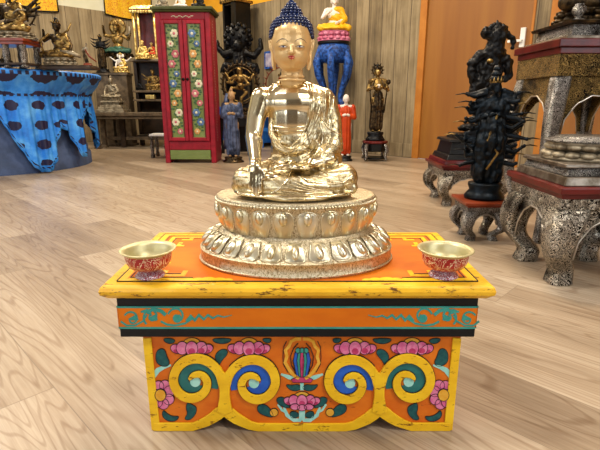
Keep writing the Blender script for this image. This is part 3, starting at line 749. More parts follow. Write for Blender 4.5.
# left shoulder, arm in its sleeve
robe.ell(B(315, 108, .804), (18*k_, .036, 20*k_)); robe.cap(B(324, 101, .806), 12*k_, B(331, 120, .798), 10.5*k_); robe.cap(B(331, 120, .798), 10.5*k_, B(333, 146, .785), 10*k_)
robe.cap(B(333, 146, .785), 10.5*k_, B(320, 162, .755), 8*k_); robe.ell(B(318, 135, .800), (17*k_, .035, 26*k_)); robe.cap(B(309, 88, .808), 5.5*k_, B(324, 99, .806), 11*k_)
robe.ell(B(328, 160, .785), (15*k_, .03, 12*k_))
# band of cloth round the right side of the chest and under the arm
robe.tube([B(271, 112, .792), B(271, 132, .778), B(277, 147, .763), B(290, 153, .757), B(306, 148, .764)], [2*k_, 3.5*k_, 3.5*k_, 3.5*k_, 4*k_], 10)
def fold(c, n):
    px = 300+F*(c.x)/(c.y*ct-(c.z-CZ)*st); v = (c.z-CZ); py = 225+F*math.tan(TH-math.atan2(v, c.y))
    # photo coordinates are only used to lay the folds out on the cloth
    w = 0.
    a = smooth01((px-300)/16)*smooth01((160-py)/12)                     # sleeve and shoulder: folds run from the neck down to the elbow
    w += a*.0003*(abs(math.sin(((px-330)*.85+(py-80)*.42+3*math.sin(py*.11))*.42))*2-1)
    b = smooth01((py-158)/8)
    r = math.hypot(px-295, (py-150)*1.6)
    w += b*.0003*(abs(math.sin(r*.22+1.5*math.sin(px*.05)))*2-1)
    g = (1-a)*(1-b)
    w += g*.0004*(abs(math.sin((py*1.0+abs(px-294)*.25)*.45))*2-1)
    return w
me = blob(robe, .0018, 16, fold)
rb = link('robe', me, 'gold_robe', bud, smooth=True, world=True)
def surf(tree, off, px, py, lift=0.):
    o_ = Vector((0, 0, CZ)); d = P(px, py, 1.)-o_; d.normalize()
    h = tree.ray_cast(o_-off, d)
    return None if h[0] is None else h[0]+off-d*lift
off = bud.location.copy()
bpy.context.view_layer.update()
bvs = BVHTree.FromPolygons([v.co.copy() for v in body.data.vertices], [tuple(p.vertices) for p in body.data.polygons])
bvr = BVHTree.FromPolygons([v.co.copy() for v in rb.data.vertices], [tuple(p.vertices) for p in rb.data.polygons])
def surf2(px, py, lift=0.):
    a = surf(bvs, off, px, py, lift); b = surf(bvr, off, px, py, lift)
    if a is None: return b
    if b is None: return a
    return a if a.y < b.y else b
def lay(mb, pts, r, lift=.0, mid=8, f=surf2):
    path = []
    for (x0, y0), (x1, y1) in zip(pts, pts[1:]):
        for i in range(mid):
            q = f(x0+(x1-x0)*i/mid, y0+(y1-y0)*i/mid, lift)
            if q is not None: path.append(q)
    # soften jumps
    for _ in range(4):
        path = [path[0]]+[(path[i-1]+path[i]*2+path[i+1])/4 for i in range(1, len(path)-1)]+[path[-1]]
    if len(path) > 2: mb.tube(path, r, 8)
hem = MB()
lay(hem, [(306, 82), (309, 92), (310, 105), (309, 118), (304, 132), (296, 144)], .0017)
lay(hem, [(309, 83), (313, 95), (314, 110), (311, 124), (303, 138)], .0012)
lay(hem, [(272, 126), (282, 127.5), (295, 127.5), (308, 126)], .0015); lay(hem, [(272, 130), (282, 131.5), (295, 131.5), (306, 130)], .0010)
lay(hem, [(271, 118), (271, 134), (276, 147), (287, 153), (300, 148), (310, 134), (318, 116), (322, 100)], .0016)
lay(hem, [(318, 112), (326, 126), (334, 132), (344, 134)], .0018); lay(hem, [(320, 120), (324, 138), (318, 152), (308, 160)], .0018); lay(hem, [(316, 140), (326, 156), (338, 160)], .0016)
lay(hem, [(275, 163), (290, 168), (308, 169), (322, 163), (334, 165)], .0016)
lay(hem, [(298, 176), (310, 182), (330, 184), (346, 182), (353, 174)], .0016); lay(hem, [(292, 172), (286, 182), (278, 190), (270, 194)], .0016)
lay(hem, [(236, 192), (252, 196), (275, 197), (300, 196), (325, 197), (350, 193)], .0018)
wg(hem, 'robe_hem', 'gold', rb, smooth=True)
fd = MB()
fr_ = lambda x, y, l=0.: surf(bvr, off, x, y, l)
def foldline(pts, r, lift=-.0011): lay(fd, pts, r, lift, 8, fr_)
for i in range(6):
    d = i*4.6
    foldline([(313+d*.9, 88+i*1.2), (314+d*.8, 104+i*2.5), (309+d*.85, 122+i*4), (299+d*.9, 140+i*4), (288+d*.9, 150+i*3)], .0021)
for i in range(4): foldline([(322+i*3, 132+i*6), (330+i*1.5, 138+i*6), (338, 140+i*6), (344, 137+i*6)], .0019)
for i in range(3): foldline([(274+i*3, 136+i*5), (281+i*2, 146+i*4), (292, 149+i*4), (304-i*2, 143+i*4)], .0017)
for i in range(3): foldline([(318-i*5, 172+i*3), (332-i*3, 176+i*3.5), (345, 177+i*4), (354-i, 174+i*4)], .0017)
for i in range(3): foldline([(282-i*5, 172+i*4), (290-i*4, 180+i*3.5), (302, 186+i*2.5), (318, 190+i*1.5), (336, 192+i)], .0017)
for i in range(2): foldline([(238, 178+i*6), (246, 182+i*5), (247, 190)], .0016)
foldline([(264, 186), (274, 190), (288, 192), (300, 193)], .0018)
wg(fd, 'robe_fold', 'gold_robe', rb, smooth=True)

# ---- head
HYc = .795
hd = MB()
hd.ell(B(291.5, 43, HYc), (19.2*k_, .038, 22*k_), 24, 16); hd.ell(B(291.5, 55, HYc-.004), (16.9*k_, .032, 15.5*k_), 24, 14); hd.ell(B(291.5, 64, HYc-.012), (8*k_, .019, 5.8*k_))
hd.ell(B(283.5, 54, HYc-.016), (6.5*k_, .013, 7*k_)); hd.ell(B(299.5, 54, HYc-.016), (6.5*k_, .013, 7*k_))
hd.ell(B(291.5, 35, HYc-.004), (17.5*k_, .034, 14*k_), 24, 14)
hd.cap(B(291.5, 44, HYc-.035), 1.6*k_, B(291.5, 52, HYc-.0415), 2.3*k_); hd.ell(B(289.3, 52.6, HYc-.037), 1.6*k_); hd.ell(B(293.7, 52.6, HYc-.037), 1.6*k_)
hd.cap(B(281, 41.3, HYc-.031), 1.5*k_, B(288, 43.2, HYc-.035), 1.4*k_); hd.cap(B(302, 41.3, HYc-.031), 1.5*k_, B(295, 43.2, HYc-.035), 1.4*k_)
hd.ell(B(283.6, 46, HYc-.0285), (5.2*k_, .0085, 3.6*k_)); hd.ell(B(299.4, 46, HYc-.0285), (5.2*k_, .0085, 3.6*k_))
hd.ell(B(291.5, 57.5, HYc-.029), (5*k_, .008, 3*k_)); hd.cap(B(292, 81, HYc+.005), 11.2*k_, B(292, 62, HYc+.006), 9.6*k_)
me = blob(hd, .0014, 10); head = link('head', me, 'gold_face', bud, smooth=True, world=True)
bvh = BVHTree.FromPolygons([v.co.copy() for v in me.vertices], [tuple(p.vertices) for p in me.polygons])
fh = lambda x, y, l=0.: surf(bvh, off, x, y, l)
def lay_h(mb, pts, r, lift=0., mid=5):
    path = [];
    for (x0, y0), (x1, y1) in zip(pts, pts[1:]):
        for i in range(mid): path.append(fh(x0+(x1-x0)*i/mid, y0+(y1-y0)*i/mid, lift))
    path.append(fh(*pts[-1], lift)); path = [p for p in path if p is not None]
    if isinstance(r, (list, tuple)): rr = [r[0]+(r[1]-r[0])*abs(2*i/(len(path)-1)-1) for i in range(len(path))]
    else: rr = r
    mb.tube(path, rr, 6)
ln_ = MB()
for s_ in (-1, 1):
    X = lambda x: 291.5+s_*x
    lay_h(ln_, [(X(3.2), 41.8), (X(6), 39.2), (X(9.5), 38.6), (X(13), 40.4), (X(15), 43)], (.0006, .0002))
    lay_h(ln_, [(X(3.8), 46.6), (X(6), 45.8), (X(8.5), 45.4), (X(11), 45.8), (X(13), 46.8)], (.00065, .0002))
    lay_h(ln_, [(X(4.6), 47.4), (X(7.5), 48.2), (X(10.5), 48.), (X(12.6), 47.2)], (.0003, .0001))
    ew = MB(); lay_h(ew, [(X(4.6), 46.9), (X(6.5), 46.8), (X(8.3), 46.8), (X(10.3), 46.8), (X(12), 47)], (.0011, .0003), -.0003)
    wg(ew, 'eye', 'eye_white', head, smooth=True)
    ew = MB(); q = fh(X(8.2), 46.7, .0002); ew.ell(q, (.0016, .0009, .0011), 10, 8); wg(ew, 'iris', 'iris', head, smooth=True)
wg(ln_, 'painted_brow', 'line', head, smooth=True)
lp = MB(); lay_h(lp, [(288., 57), (290, 56.2), (291.5, 56.6), (293, 56.2), (295, 57)], (.0015, .0005)); lay_h(lp, [(288.6, 57.9), (291.5, 58.6), (294.4, 57.9)], (.0014, .0005))
wg(lp, 'lips', 'lip', head, smooth=True)
nr = MB()
for py_, r_ in ((80.5, 12.2), (77, 11.2)):
    c_ = B(292, py_, .801); nr.tube([(c_.x+r_*k_*math.cos(2*PI*i/32), c_.y+r_*k_*1.02*math.sin(2*PI*i/32), c_.z) for i in range(33)], .0017, 8)
wg(nr, 'neck_crease', 'gold_face', head, smooth=True)
# long ears
for s_ in (-1, 1):
    X = lambda x: 291.5+s_*x
    e_ = MB()
    e_.tube([B(X(18.5), 44, HYc-.002), B(X(20.4), 40, HYc), B(X(22), 40.5, HYc+.003), B(X(21.2), 47, HYc+.003), B(X(19.2), 53, HYc), B(X(18), 57, HYc-.003)], [1.2*k_, 1.3*k_, 1.4*k_, 1.5*k_, 1.4*k_, 1.3*k_], 8)
    e_.ell(B(X(19.4), 48, HYc+.003), (1.8*k_, .006, 7*k_))
    e_.tube([B(X(19), 52, HYc), B(X(18.6), 58, HYc-.002), B(X(17.8), 66, HYc-.003), B(X(16.8), 70, HYc-.004)], [1.6*k_, 1.9*k_, 2.1*k_, 1.4*k_], 8)
    e_.tube([B(X(16.6), 55, HYc), B(X(15.8), 62, HYc-.003), B(X(16.4), 69, HYc-.004)], [1.2*k_, 1.2*k_, 1.2*k_], 8)
    me = blob(e_, .0010, 2); link('ear', me, 'gold_face', head, smooth=True, world=True)
# hair with rows of curls
cc = B(291.5, 40, HYc+.006); 
hr = MB(); hr.ell(cc+Vector((0, .004, .004)), (19.*k_, .037, 20*k_), 24, 14)
hz = lambda y: zat(y, HYc)
def front_ok(px, py):      # on the front, only above the hairline
    return py < 30.5+.0*px
rows = [(1.5, 1.2), (4, 3.6), (7, 5.4), (10., 8.0), (13., 9.0), (16., 9.8), (19., 13.8), (22, 16.4), (25., 18.2), (28, 19.), (31., 19.4), (34., 19.8), (37, 20.0), (40., 20.0), (43, 19.8), (46, 19.2), (50, 18)]
for (y, r) in rows:
    z = hz(y); R_ = r*k_; n = max(1, int(2*PI*R_/(3.5*k_)))
    for i in range(n):
        a = 2*PI*(i+.5*(rows.index((y, r)) % 2))/n
        x_, y_ = R_*math.cos(a), R_*math.sin(a)*1.12
        if y > 30 and y_ < -.0 and abs(x_) < (15.5+(y-30)*.35)*k_: continue
        if y > 38 and y_ < .004: continue
        hr.ell((cc.x+x_, HYc+.006+y_, z), (1.85*k_, 1.85*k_, 1.6*k_), 8, 6)
hr.lathe([(19*k_, hz(33)), (17*k_, hz(25)), (13*k_, hz(19.)), (9.2*k_, hz(15)), (8*k_, hz(12)), (5*k_, hz(7)), (3*k_, hz(4)), (.5*k_, hz(1.5))], 24, (cc.x, HYc+.006, 0), 1.1)
hr.ell((cc.x, HYc+.006, hz(-1)), (1.8*k_, 1.8*k_, 2.4*k_), 10, 8)
wg(hr, 'curled_hair', 'hair_blue', head, smooth=True)
# ================================================================== CARVED STANDS AND FIGURES
def cabriole(mb, c, dx, dy, H, w0, w1, out, n=14, mi=0):
    """leg with a bulging knee, a pulled-in ankle and a foot kicking out; dx,dy = outward diagonal"""
    path = []; ws = []
    for i in range(n+1):
        u = i/n          # 0 top .. 1 floor
        o_ = out*(math.sin(PI*min(1., u/.8))**.8*.75-.45*smooth01((u-.55)/.3)+.22*smooth01((u-.86)/.14))
        w = w0+(w1-w0)*smooth01(u/.75)+(.10*w1*smooth01((u-.88)/.1))
        q = (w0-w)*.22
        path.append((c[0]+dx*(o_+q), c[1]+dy*(o_+q), H*(1-u))); ws.append(w)
    vs = []; fs = []
    for p, w in zip(path, ws):
        h = w/2; b = h*.35
        for a, d in ((-h+b, -h), (h-b, -h), (h, -h+b), (h, h-b), (h-b, h), (-h+b, h), (-h, h-b), (-h, -h+b)): vs.append((p[0]+a, p[1]+d, p[2]))
    for k in range(n):
        for i in range(8): fs.append((k*8+i, k*8+(i+1) % 8, k*8+8+(i+1) % 8, k*8+8+i))
    fs.append(tuple(range(8))); fs.append(tuple(reversed(range(n*8, n*8+8)))); mb.add(vs, fs, mi)
def arch_apron(L, ztop, zsp, drop, y0, y1, axis, lo):
    """board with an arched, lobed lower edge between two legs"""
    pts = [(lo, ztop), (lo, zsp-drop)]; n = 20
    for i in range(n+1):
        u = i/n; x = lo+L*(.04+.92*u); k = math.sin(PI*u)**.45
        pts.append((x, zsp-drop+drop*k-(.006*abs(math.sin(u*PI*5))*L/.3 if .08 < u < .92 else 0)))
    pts += [(lo+L, zsp-drop), (lo+L, ztop)]
    mb = MB()
    return mb.prism_xz(pts, y0, y1) if axis == 'x' else mb.prism_yz(pts, y0, y1)
def arch_rim(L, zsp, drop, at, axis, lo):
    pts = []
    for i in range(25):
        u = i/24; k = math.sin(PI*u)**.45; x = lo+L*(.04+.92*u); z = zsp-drop+drop*k-(.006*abs(math.sin(u*PI*5))*L/.3 if .08 < u < .92 else 0)
        pts.append((x, at, z) if axis == 'x' else (at, x, z))
    return MB().tube(pts, .0028, 6)
def carved_stand(label, x0, x1, y0, y1, H, leg, mats, name='carved_stand', cat='stand', top=.03, knee=.30, over=.03, rz=0., group=None, out=.05):
    cx, cy = (x0+x1)/2, (y0+y1)/2; a, b = (x1-x0)/2, (y1-y0)/2
    t_ = thing(name, label, cat, (cx, cy, 0), rz, group)
    mt, ml, mi_ = mats       # top, legs, aprons
    MB().box(-a-over*.0, a, -b, b, H-top*.55, H).box(-a+.012, a-.012, -b+.012, b-.012, H-top, H-top*.55).build('top_board', mt, t_, bevel=.003)
    zt = H-top; ztb = zt-(H*.10)
    MB().box(-a+.014, a-.014, -b+.014, b-.014, ztb, zt).build('frieze', mi_, t_, bevel=.002)
    la, lb_ = a-leg*.5-.014, b-leg*.5-.014
    for sx in (-1, 1):
        for sy in (-1, 1):
            mb = MB(); cabriole(mb, (sx*la, sy*lb_), sx, sy, ztb, leg, leg*.62, out)
            mb.build('leg', ml, t_, smooth=False, bevel=.004, auto=40)
    zs = ztb-(ztb*.10)
    for sy in (-1, 1):
        y = sy*(b-.022); arch_rim(2*la, zs, H*knee, y+sy*.001, 'x', -la).build('arch_rim', 'silver_edge', t_, smooth=True); arch_apron(2*la, ztb, zs, H*knee, min(y, y-sy*.012), max(y, y-sy*.012), 'x', -la).build('arched_apron', mi_, t_)
    for sx in (-1, 1):
        x = sx*(a-.022); arch_rim(2*lb_, zs, H*knee, x+sx*.001, 'y', -lb_).build('arch_rim', 'silver_edge', t_, smooth=True); arch_apron(2*lb_, ztb, zs, H*knee, min(x, x-sx*.012), max(x, x-sx*.012), 'y', -lb_).build('arched_apron', mi_, t_)
    return t_
def lotus_base(par, r, h, mat, ry=.8, name='lotus_base', n=14, z=0.):
    mb = MB().lathe([(r*.98, z), (r, z+h*.1), (r*.96, z+h*.2), (r*.72, z+h*.48), (r*.74, z+h*.55), (r*.9, z+h*.85), (r*.92, z+h)], 28, (0, 0, 0), ry)
    for i in range(n):
        a = 2*PI*i/n
        for zz, rr, s in ((.30, .86, 1), (.72, .80, 1)):
            mb.ell((r*rr*math.cos(a), r*rr*ry*math.sin(a), z+h*zz), (r*.17, r*.17, h*.22), 8, 6)
    return mb.build(name, mat, par, smooth=True)
def ringhalo(par, c, r, mat, tube_r, flames=0, name='halo', spokes=0, fl=.22, rx=1.):
    mb = MB(); pts = [(c[0]+rx*r*math.cos(2*PI*i/40), c[1], c[2]+r*math.sin(2*PI*i/40)) for i in range(41)]
    mb.tube(pts, tube_r, 8, flat=1.)
    for i in range(flames):
        a = 2*PI*i/flames; d = Vector((math.cos(a)*rx, 0, math.sin(a))); q = Vector(c)+d*r
        mb.tube([q, q+d*r*fl*.5+Vector((0, 0, r*.03)), q+d*r*fl+Vector((0, 0, r*.08))], [tube_r*1.1, tube_r*.8, tube_r*.2], 6)
    for i in range(spokes):
        a = 2*PI*i/spokes; mb.tube([(c[0], c[1], c[2]), (c[0]+rx*r*math.cos(a), c[1], c[2]+r*math.sin(a))], tube_r*.5, 5)
    return mb.build(name, mat, par, smooth=True)
def face(par, c, r, skin, hair, crown=None, bun=True, H=1.):
    """painted features and hair on a head that belongs to the body mesh"""
    mb = MB(); mb.ell((c[0], c[1]+r[1]*.18, c[2]+r[2]*.22), (r[0]*1.07, r[1]*1.02, r[2]*.92), 12, 8)
    if bun: mb.ell((c[0], c[1]+r[1]*.1, c[2]+r[2]*1.25), (r[0]*.5, r[1]*.5, r[2]*.45), 10, 7)
    mb.build('hair', hair, par, smooth=True)
    if crown:
        cb = MB().lathe([(r[0]*1.06, 0), (r[0]*1.12, r[2]*.16), (r[0]*1.04, r[2]*.2)], 16, (c[0], c[1], c[2]+r[2]*.45), r[1]/r[0])
        for k in range(5):
            a = -PI/2+(k-2)*.62; q = Vector((c[0]+r[0]*1.1*math.cos(a), c[1]+r[1]*1.1*math.sin(a), c[2]+r[2]*.55))
            cb.tube([q, q+Vector((0, 0, r[2]*.35)), q+Vector((0, 0, r[2]*(.8 if k == 2 else .62)))], [r[0]*.2, r[0]*.17, r[0]*.03], 6, flat=1.)
        cb.build('crown', crown, par, smooth=True)
def featured(mb, c, r):
    """nose, brow, chin and ears added to the head volume"""
    mb.ell(c, r, 14, 10); mb.ell((c[0], c[1]-r[1]*.93, c[2]-r[2]*.12), (r[0]*.14, r[1]*.2, r[2]*.2))
    mb.ell((c[0], c[1]-r[1]*.6, c[2]-r[2]*.62), (r[0]*.42, r[1]*.4, r[2]*.34))
    for s in (-1, 1): mb.ell((c[0]+s*r[0]*1.0, c[1], c[2]-r[2]*.25), (r[0]*.12, r[1]*.16, r[2]*.48))
def fingers(mb, p, d, r, up=(0, 0, 1)):
    p = Vector(p); d = Vector(d).normalized(); s = d.cross(Vector(up)).normalized()
    mb.ell(p, (r*1.25, r*1.25, r*1.25))
    for k in range(4): q = p+s*(k-1.5)*r*.75; mb.tube([q, q+d*r*2.2, q+d*r*(3.4-.3*abs(k-1.5))+Vector((0, 0, -.1*r))], [r*.42, r*.38, r*.28], 5)
def seated(name, label, cat, loc, H, mats, rz=0., arms=None, lotus=.16, crown='c', halo=None, group=None, vox=None, robe_shoulder=True, extra=None, lean=0., lotus_r=.46, n_arms=0, held=None):
    """cross-legged figure; H is the height with its base. mats: skin, robe, hair, base, crown"""
    sk, rbm, hm, bm_, cm = mats
    t_ = thing(name, label, cat, loc, rz, group)
    hb = H*lotus; s = H-hb
    V = lambda x, y, z: Vector((x*s+lean*z*s, y*s, hb+z*s))
    if lotus: lotus_base(t_, s*lotus_r, hb, bm_, .72)
    b = MB()
    b.ell(V(0, .02, .18), (.155*s, .115*s, .13*s)); b.ell(V(0, .02, .40), (.175*s, .11*s, .15*s)); b.cap(V(-.17, .02, .50), .066*s, V(.17, .02, .50), .066*s)
    b.cap(V(0, .015, .54), .058*s, V(0, .0, .64), .050*s); hc = V(0, -.005, .735); hr_ = (.092*s, .100*s, .118*s); featured(b, hc, hr_)
    arms = arms or [((-.21, .02, .49), (-.29, -.02, .30), (-.25, -.18, .14)), ((.21, .02, .49), (.28, -.03, .28), (.06, -.22, .18))]
    for k in range(n_arms):
        for sg in (-1, 1):
            a = .15+1.5*k/max(1, n_arms-1)
            arms = arms+[((sg*.18, .05, .49), (sg*(.18+.17*math.sin(a)), .06, .46-.16*math.cos(a)), (sg*(.20+.34*math.sin(a)+.04), .03, .50-.36*math.cos(a)+.12))]
    for A in arms:
        p = [V(*q) for q in A]; b.cap(p[0], .056*s, p[1], .044*s, 8); b.cap(p[1], .044*s, p[2], .032*s, 8)
        if H > .17: fingers(b, p[2], p[2]-p[1], .026*s, (0, 1, .1))
        else: b.ell(p[2], .04*s)
    link('body', blob(b, vox or H/85, 2), sk, t_, smooth=True)
    r = MB()
    for sg in (-1, 1):
        r.cap(V(sg*.09, 0, .10), .105*s, V(sg*.36, -.12, .075), .075*s); r.cap(V(sg*.36, -.12, .07), .072*s, V(-sg*.10, -.24, .06), .05*s)
    r.ell(V(0, -.08, .05), (.36*s, .26*s, .055*s)); r.ell(V(0, .02, .14), (.18*s, .14*s, .10*s))
    if robe_shoulder:
        r.ell(V(.03, .03, .33), (.165*s, .125*s, .16*s)); r.cap(V(.16, .02, .50), .078*s, V(.27, -.02, .29), .07*s); r.cap(V(.05, .0, .5), .08*s, V(.17, .02, .5), .08*s); r.cap(V(.27, -.02, .28), .07*s, V(.16, -.12, .18), .06*s)
    link('robe', blob(r, vox or H/85, 2, lambda c, n: .010*s*abs(math.sin(c.x/s*18+c.z/s*30))), rbm, t_, smooth=True)
    face(t_, hc, hr_, sk, hm, cm if crown else None)
    if halo: ringhalo(t_, V(0, .10, halo[0]), halo[1]*s, halo[2], .018*s, halo[3], 'halo')
    if extra: extra(t_, V, s)
    return t_
def standing(name, label, cat, loc, H, mats, rz=0., arms=None, base=.10, group=None, crown=False, skirt=True, sway=0., halo=None, extra=None, legs=None, base_r=.14, sleeves=False, bald=False, vox=None, wide=1., rough=0.):
    sk, rbm, hm, bm_, cm = mats
    t_ = thing(name, label, cat, loc, rz, group); hb = H*base; s = H-hb
    V = lambda x, y, z: Vector((x*s+sway*s*math.sin(z*PI*1.2), y*s, hb+z*s))
    if base: MB().lathe([(base_r*s, 0), (base_r*s*1.03, hb*.15), (base_r*s*.92, hb*.35), (base_r*s*.78, hb*.55), (base_r*s*.88, hb*.85), (base_r*s*.85, hb)], 24, (0, 0, 0), .85).build('base', bm_, t_, smooth=True)
    b = MB(); b.ell(V(0, 0, .56), (.085*s*wide, .06*s, .08*s)); b.ell(V(0, 0, .72), (.10*s*wide, .062*s, .09*s)); b.cap(V(-.085*wide, 0, .785), .036*s, V(.085*wide, 0, .785), .036*s)
    b.cap(V(0, 0, .80), .032*s, V(0, -.005, .86), .028*s); hc = V(0, -.006, .915); hr_ = (.050*s, .058*s, .068*s); featured(b, hc, hr_)
    for sg, L in zip((-1, 1), legs or [((.045, 0, .50), (.05, -.01, .27), (.045, 0, .04))]*2):
        L = [V(q[0]*sg if legs is None else q[0], q[1], q[2]) for q in L]
        b.cap(L[0], .058*s, L[1], .042*s); b.cap(L[1], .042*s, L[2], .026*s); b.ell(L[2]+Vector((0, -.03*s, -.02*s)), (.028*s, .058*s, .020*s))
    arms = arms or [((-.115, 0, .78), (-.14, -.01, .62), (-.03, -.09, .66)), ((.115, 0, .78), (.14, -.01, .62), (.03, -.09, .66))]
    for A in arms:
        p = [V(*q) for q in A]; b.cap(p[0], .031*s, p[1], .026*s, 8); b.cap(p[1], .026*s, p[2], .018*s, 8); b.ell(p[2], .024*s)
        if H > .3: fingers(b, p[2], p[2]-p[1], .013*s, (0, 1, .1))
    link('body', blob(b, vox or H/130, 2, (lambda c, n: rough*H*mnoise.noise(c*28/H)) if rough else None), sk, t_, smooth=True)
    if skirt:
        r = MB(); r.cap(V(0, 0, .56), .08*s*wide, V(0, 0, .40), .095*s*wide); r.cap(V(-.03, 0, .40), .075*s*wide, V(-.045, 0, .07), .062*s*wide); r.cap(V(.03, 0, .40), .075*s*wide, V(.045, 0, .07), .062*s*wide); r.cap(V(0, 0, .3), .08*s, V(0, -.01, .08), .07*s)
        if sleeves:
            r.ell(V(0, -.005, .70), (.118*s*wide, .085*s, .115*s)); r.cap(V(0, -.02, .60), .085*s, V(0, -.025, .14), .085*s)
            for A in arms:
                p = [V(*q) for q in A]; r.cap(p[0], .042*s, p[1], .042*s); r.cap(p[1], .042*s, p[1]*.4+p[2]*.6, .032*s)
        link('robe', blob(r, vox or H/130, 2, lambda c, n: .006*s*math.sin(math.atan2(c.y, c.x)*11)+(rough*1.5*H*mnoise.noise(c*22/H) if rough else 0)), rbm, t_, smooth=True)
    if not bald: face(t_, hc, hr_, sk, hm, cm if crown else None)
    if halo: ringhalo(t_, V(0, .03, halo[0]), halo[1]*s, halo[2], .012*s, halo[3])
    if extra: extra(t_, V, s)
    return t_

# ---------------------------------------------------------------- right front: silver-clad stand with a stepped plinth
carved_stand('embossed silver square stand with thick curved legs, nearest the low table', .742, 1.10, 1.285, 1.645, .312, .105, ('red_lacquer', 'silver', 'silver'), top=.035, out=.04, knee=.42)
px0, px1, py0, py1 = .765, 1.08, 1.31, 1.62
pl = thing('large_statue', 'large metal statue on stepped square plinth, mostly out of frame, on the low silver stand', 'statue', (.92, 1.465, .3125))
MB().frus((0, 0), (.315, .31), (.30, .295), 0, .026).build('lower_step', 'plinth_metal', pl, bevel=.003)
MB().frus((0, 0), (.285, .27), (.275, .25), .026, .05).build('middle_step', 'silver_fine', pl, bevel=.003)
MB().frus((0, 0), (.30, .27), (.295, .265), .05, .062).build('upper_step', 'plinth_metal', pl, bevel=.003)
lotus_base(pl, .145, .055, 'stone_grey', .85, n=18, z=.062)
MB().lathe([(.135, .117), (.142, .120), (.140, .124), (.11, .128), (.108, .133), (.02, .134)], 40, (0, 0, 0), .85).build('seat_disc', 'silver_fine', pl, smooth=True)
b = MB()
for sg in (-1, 1):
    b.cap((sg*.02, 0, .165), .034, (sg*.095, -.03, .152), .024); b.cap((sg*.095, -.03, .152), .023, (-sg*.03, -.075, .148), .017)
b.ell((0, .01, .20), (.055, .04, .06)); b.ell((0, .01, .265), (.06, .038, .05)); b.cap((0, .01, .3), .018, (0, .005, .335), .016); featured(b, (0, 0, .365), (.028, .031, .037))
for sg in (-1, 1): b.cap((sg*.065, .01, .295), .019, (sg*.09, 0, .225), .015); b.cap((sg*.09, 0, .225), .015, (sg*.075, -.06, .175), .011); fingers(b, (sg*.075, -.06, .175), (0, -.3, -1), .008)
link('body', blob(b, .0045, 2), 'stone_grey', pl, smooth=True, loc=(.12, 0, 0)); face(pl, Vector((.12, 0, .365)), (.028, .031, .037), 'stone_grey', 'blue_bronze', 'stone_grey')

# ---------------------------------------------------------------- tall stand behind it
carved_stand('tall square stand with long arched silver and brass legs and dark red top slab', .915, 1.275, 1.73, 2.09, .765, .062, ('red_lacquer', 'silver_fine', 'brass'), name='tall_carved_stand', top=.05, knee=.20, out=.03)
t_ = thing('lion_throne_statue', 'dark bronze statue on stepped base, cut off by the frame, on the tall red-topped stand', 'statue', (1.11, 1.91, .7655))
MB().frus((0, 0), (.33, .33), (.325, .325), 0, .012).build('base_slab', 'plinth_metal', t_, bevel=.002)
MB().frus((0, 0), (.27, .27), (.255, .255), .012, .055).build('base_block', 'silver_fine', t_, bevel=.002); MB().frus((0, 0), (.29, .29), (.30, .30), .055, .066).build('base_cap', 'dark_bronze', t_, bevel=.002)
lotus_base(t_, .13, .05, 'dark_bronze', .9, n=14, z=.066)
b = MB()
for sg in (-1, 1):
    b.cap((sg*.03, 0, .155), .045, (sg*.12, -.05, .14), .032); b.cap((sg*.12, -.05, .14), .03, (-sg*.03, -.10, .132), .02)
b.ell((0, .01, .21), (.07, .05, .08)); b.ell((0, .01, .29), (.075, .05, .06)); b.cap((0, .01, .33), .022, (0, .0, .37), .02); featured(b, (0, 0, .41), (.035, .04, .048))
for k, (sg, a) in enumerate([(s_, a_) for s_ in (-1, 1) for a_ in (.2, .9, 1.6)]):
    p1 = (sg*(.08+.07*math.sin(a)), .02, .30-.07*math.cos(a)); p2 = (sg*(.09+.14*math.sin(a)), -.02, .30-.11*math.cos(a)+.05); b.cap((sg*.08, .01, .32), .022, p1, .018); b.cap(p1, .018, p2, .012); b.ell(p2, .016)
link('body', blob(b, .005, 2), 'dark_bronze', t_, smooth=True); face(t_, Vector((0, 0, .41)), (.035, .04, .048), 'dark_bronze', 'black_bronze', 'gilt_bronze')
MB().lathe([(.022, 0), (.024, .004), (.010, .01), (.016, .02), (.024, .032), (.022, .045), (.014, .052), (.016, .056)], 24).build('silver_vase', 'silver_fine', None, smooth=True, loc=(.985, 1.79, .8325+0)).name
v_ = bpy.data.objects['silver_vase']; tag(v_, 'small round silver vase at the foot of the cut-off bronze statue', 'vase')
v_.location = (1.005, 1.80, .832)

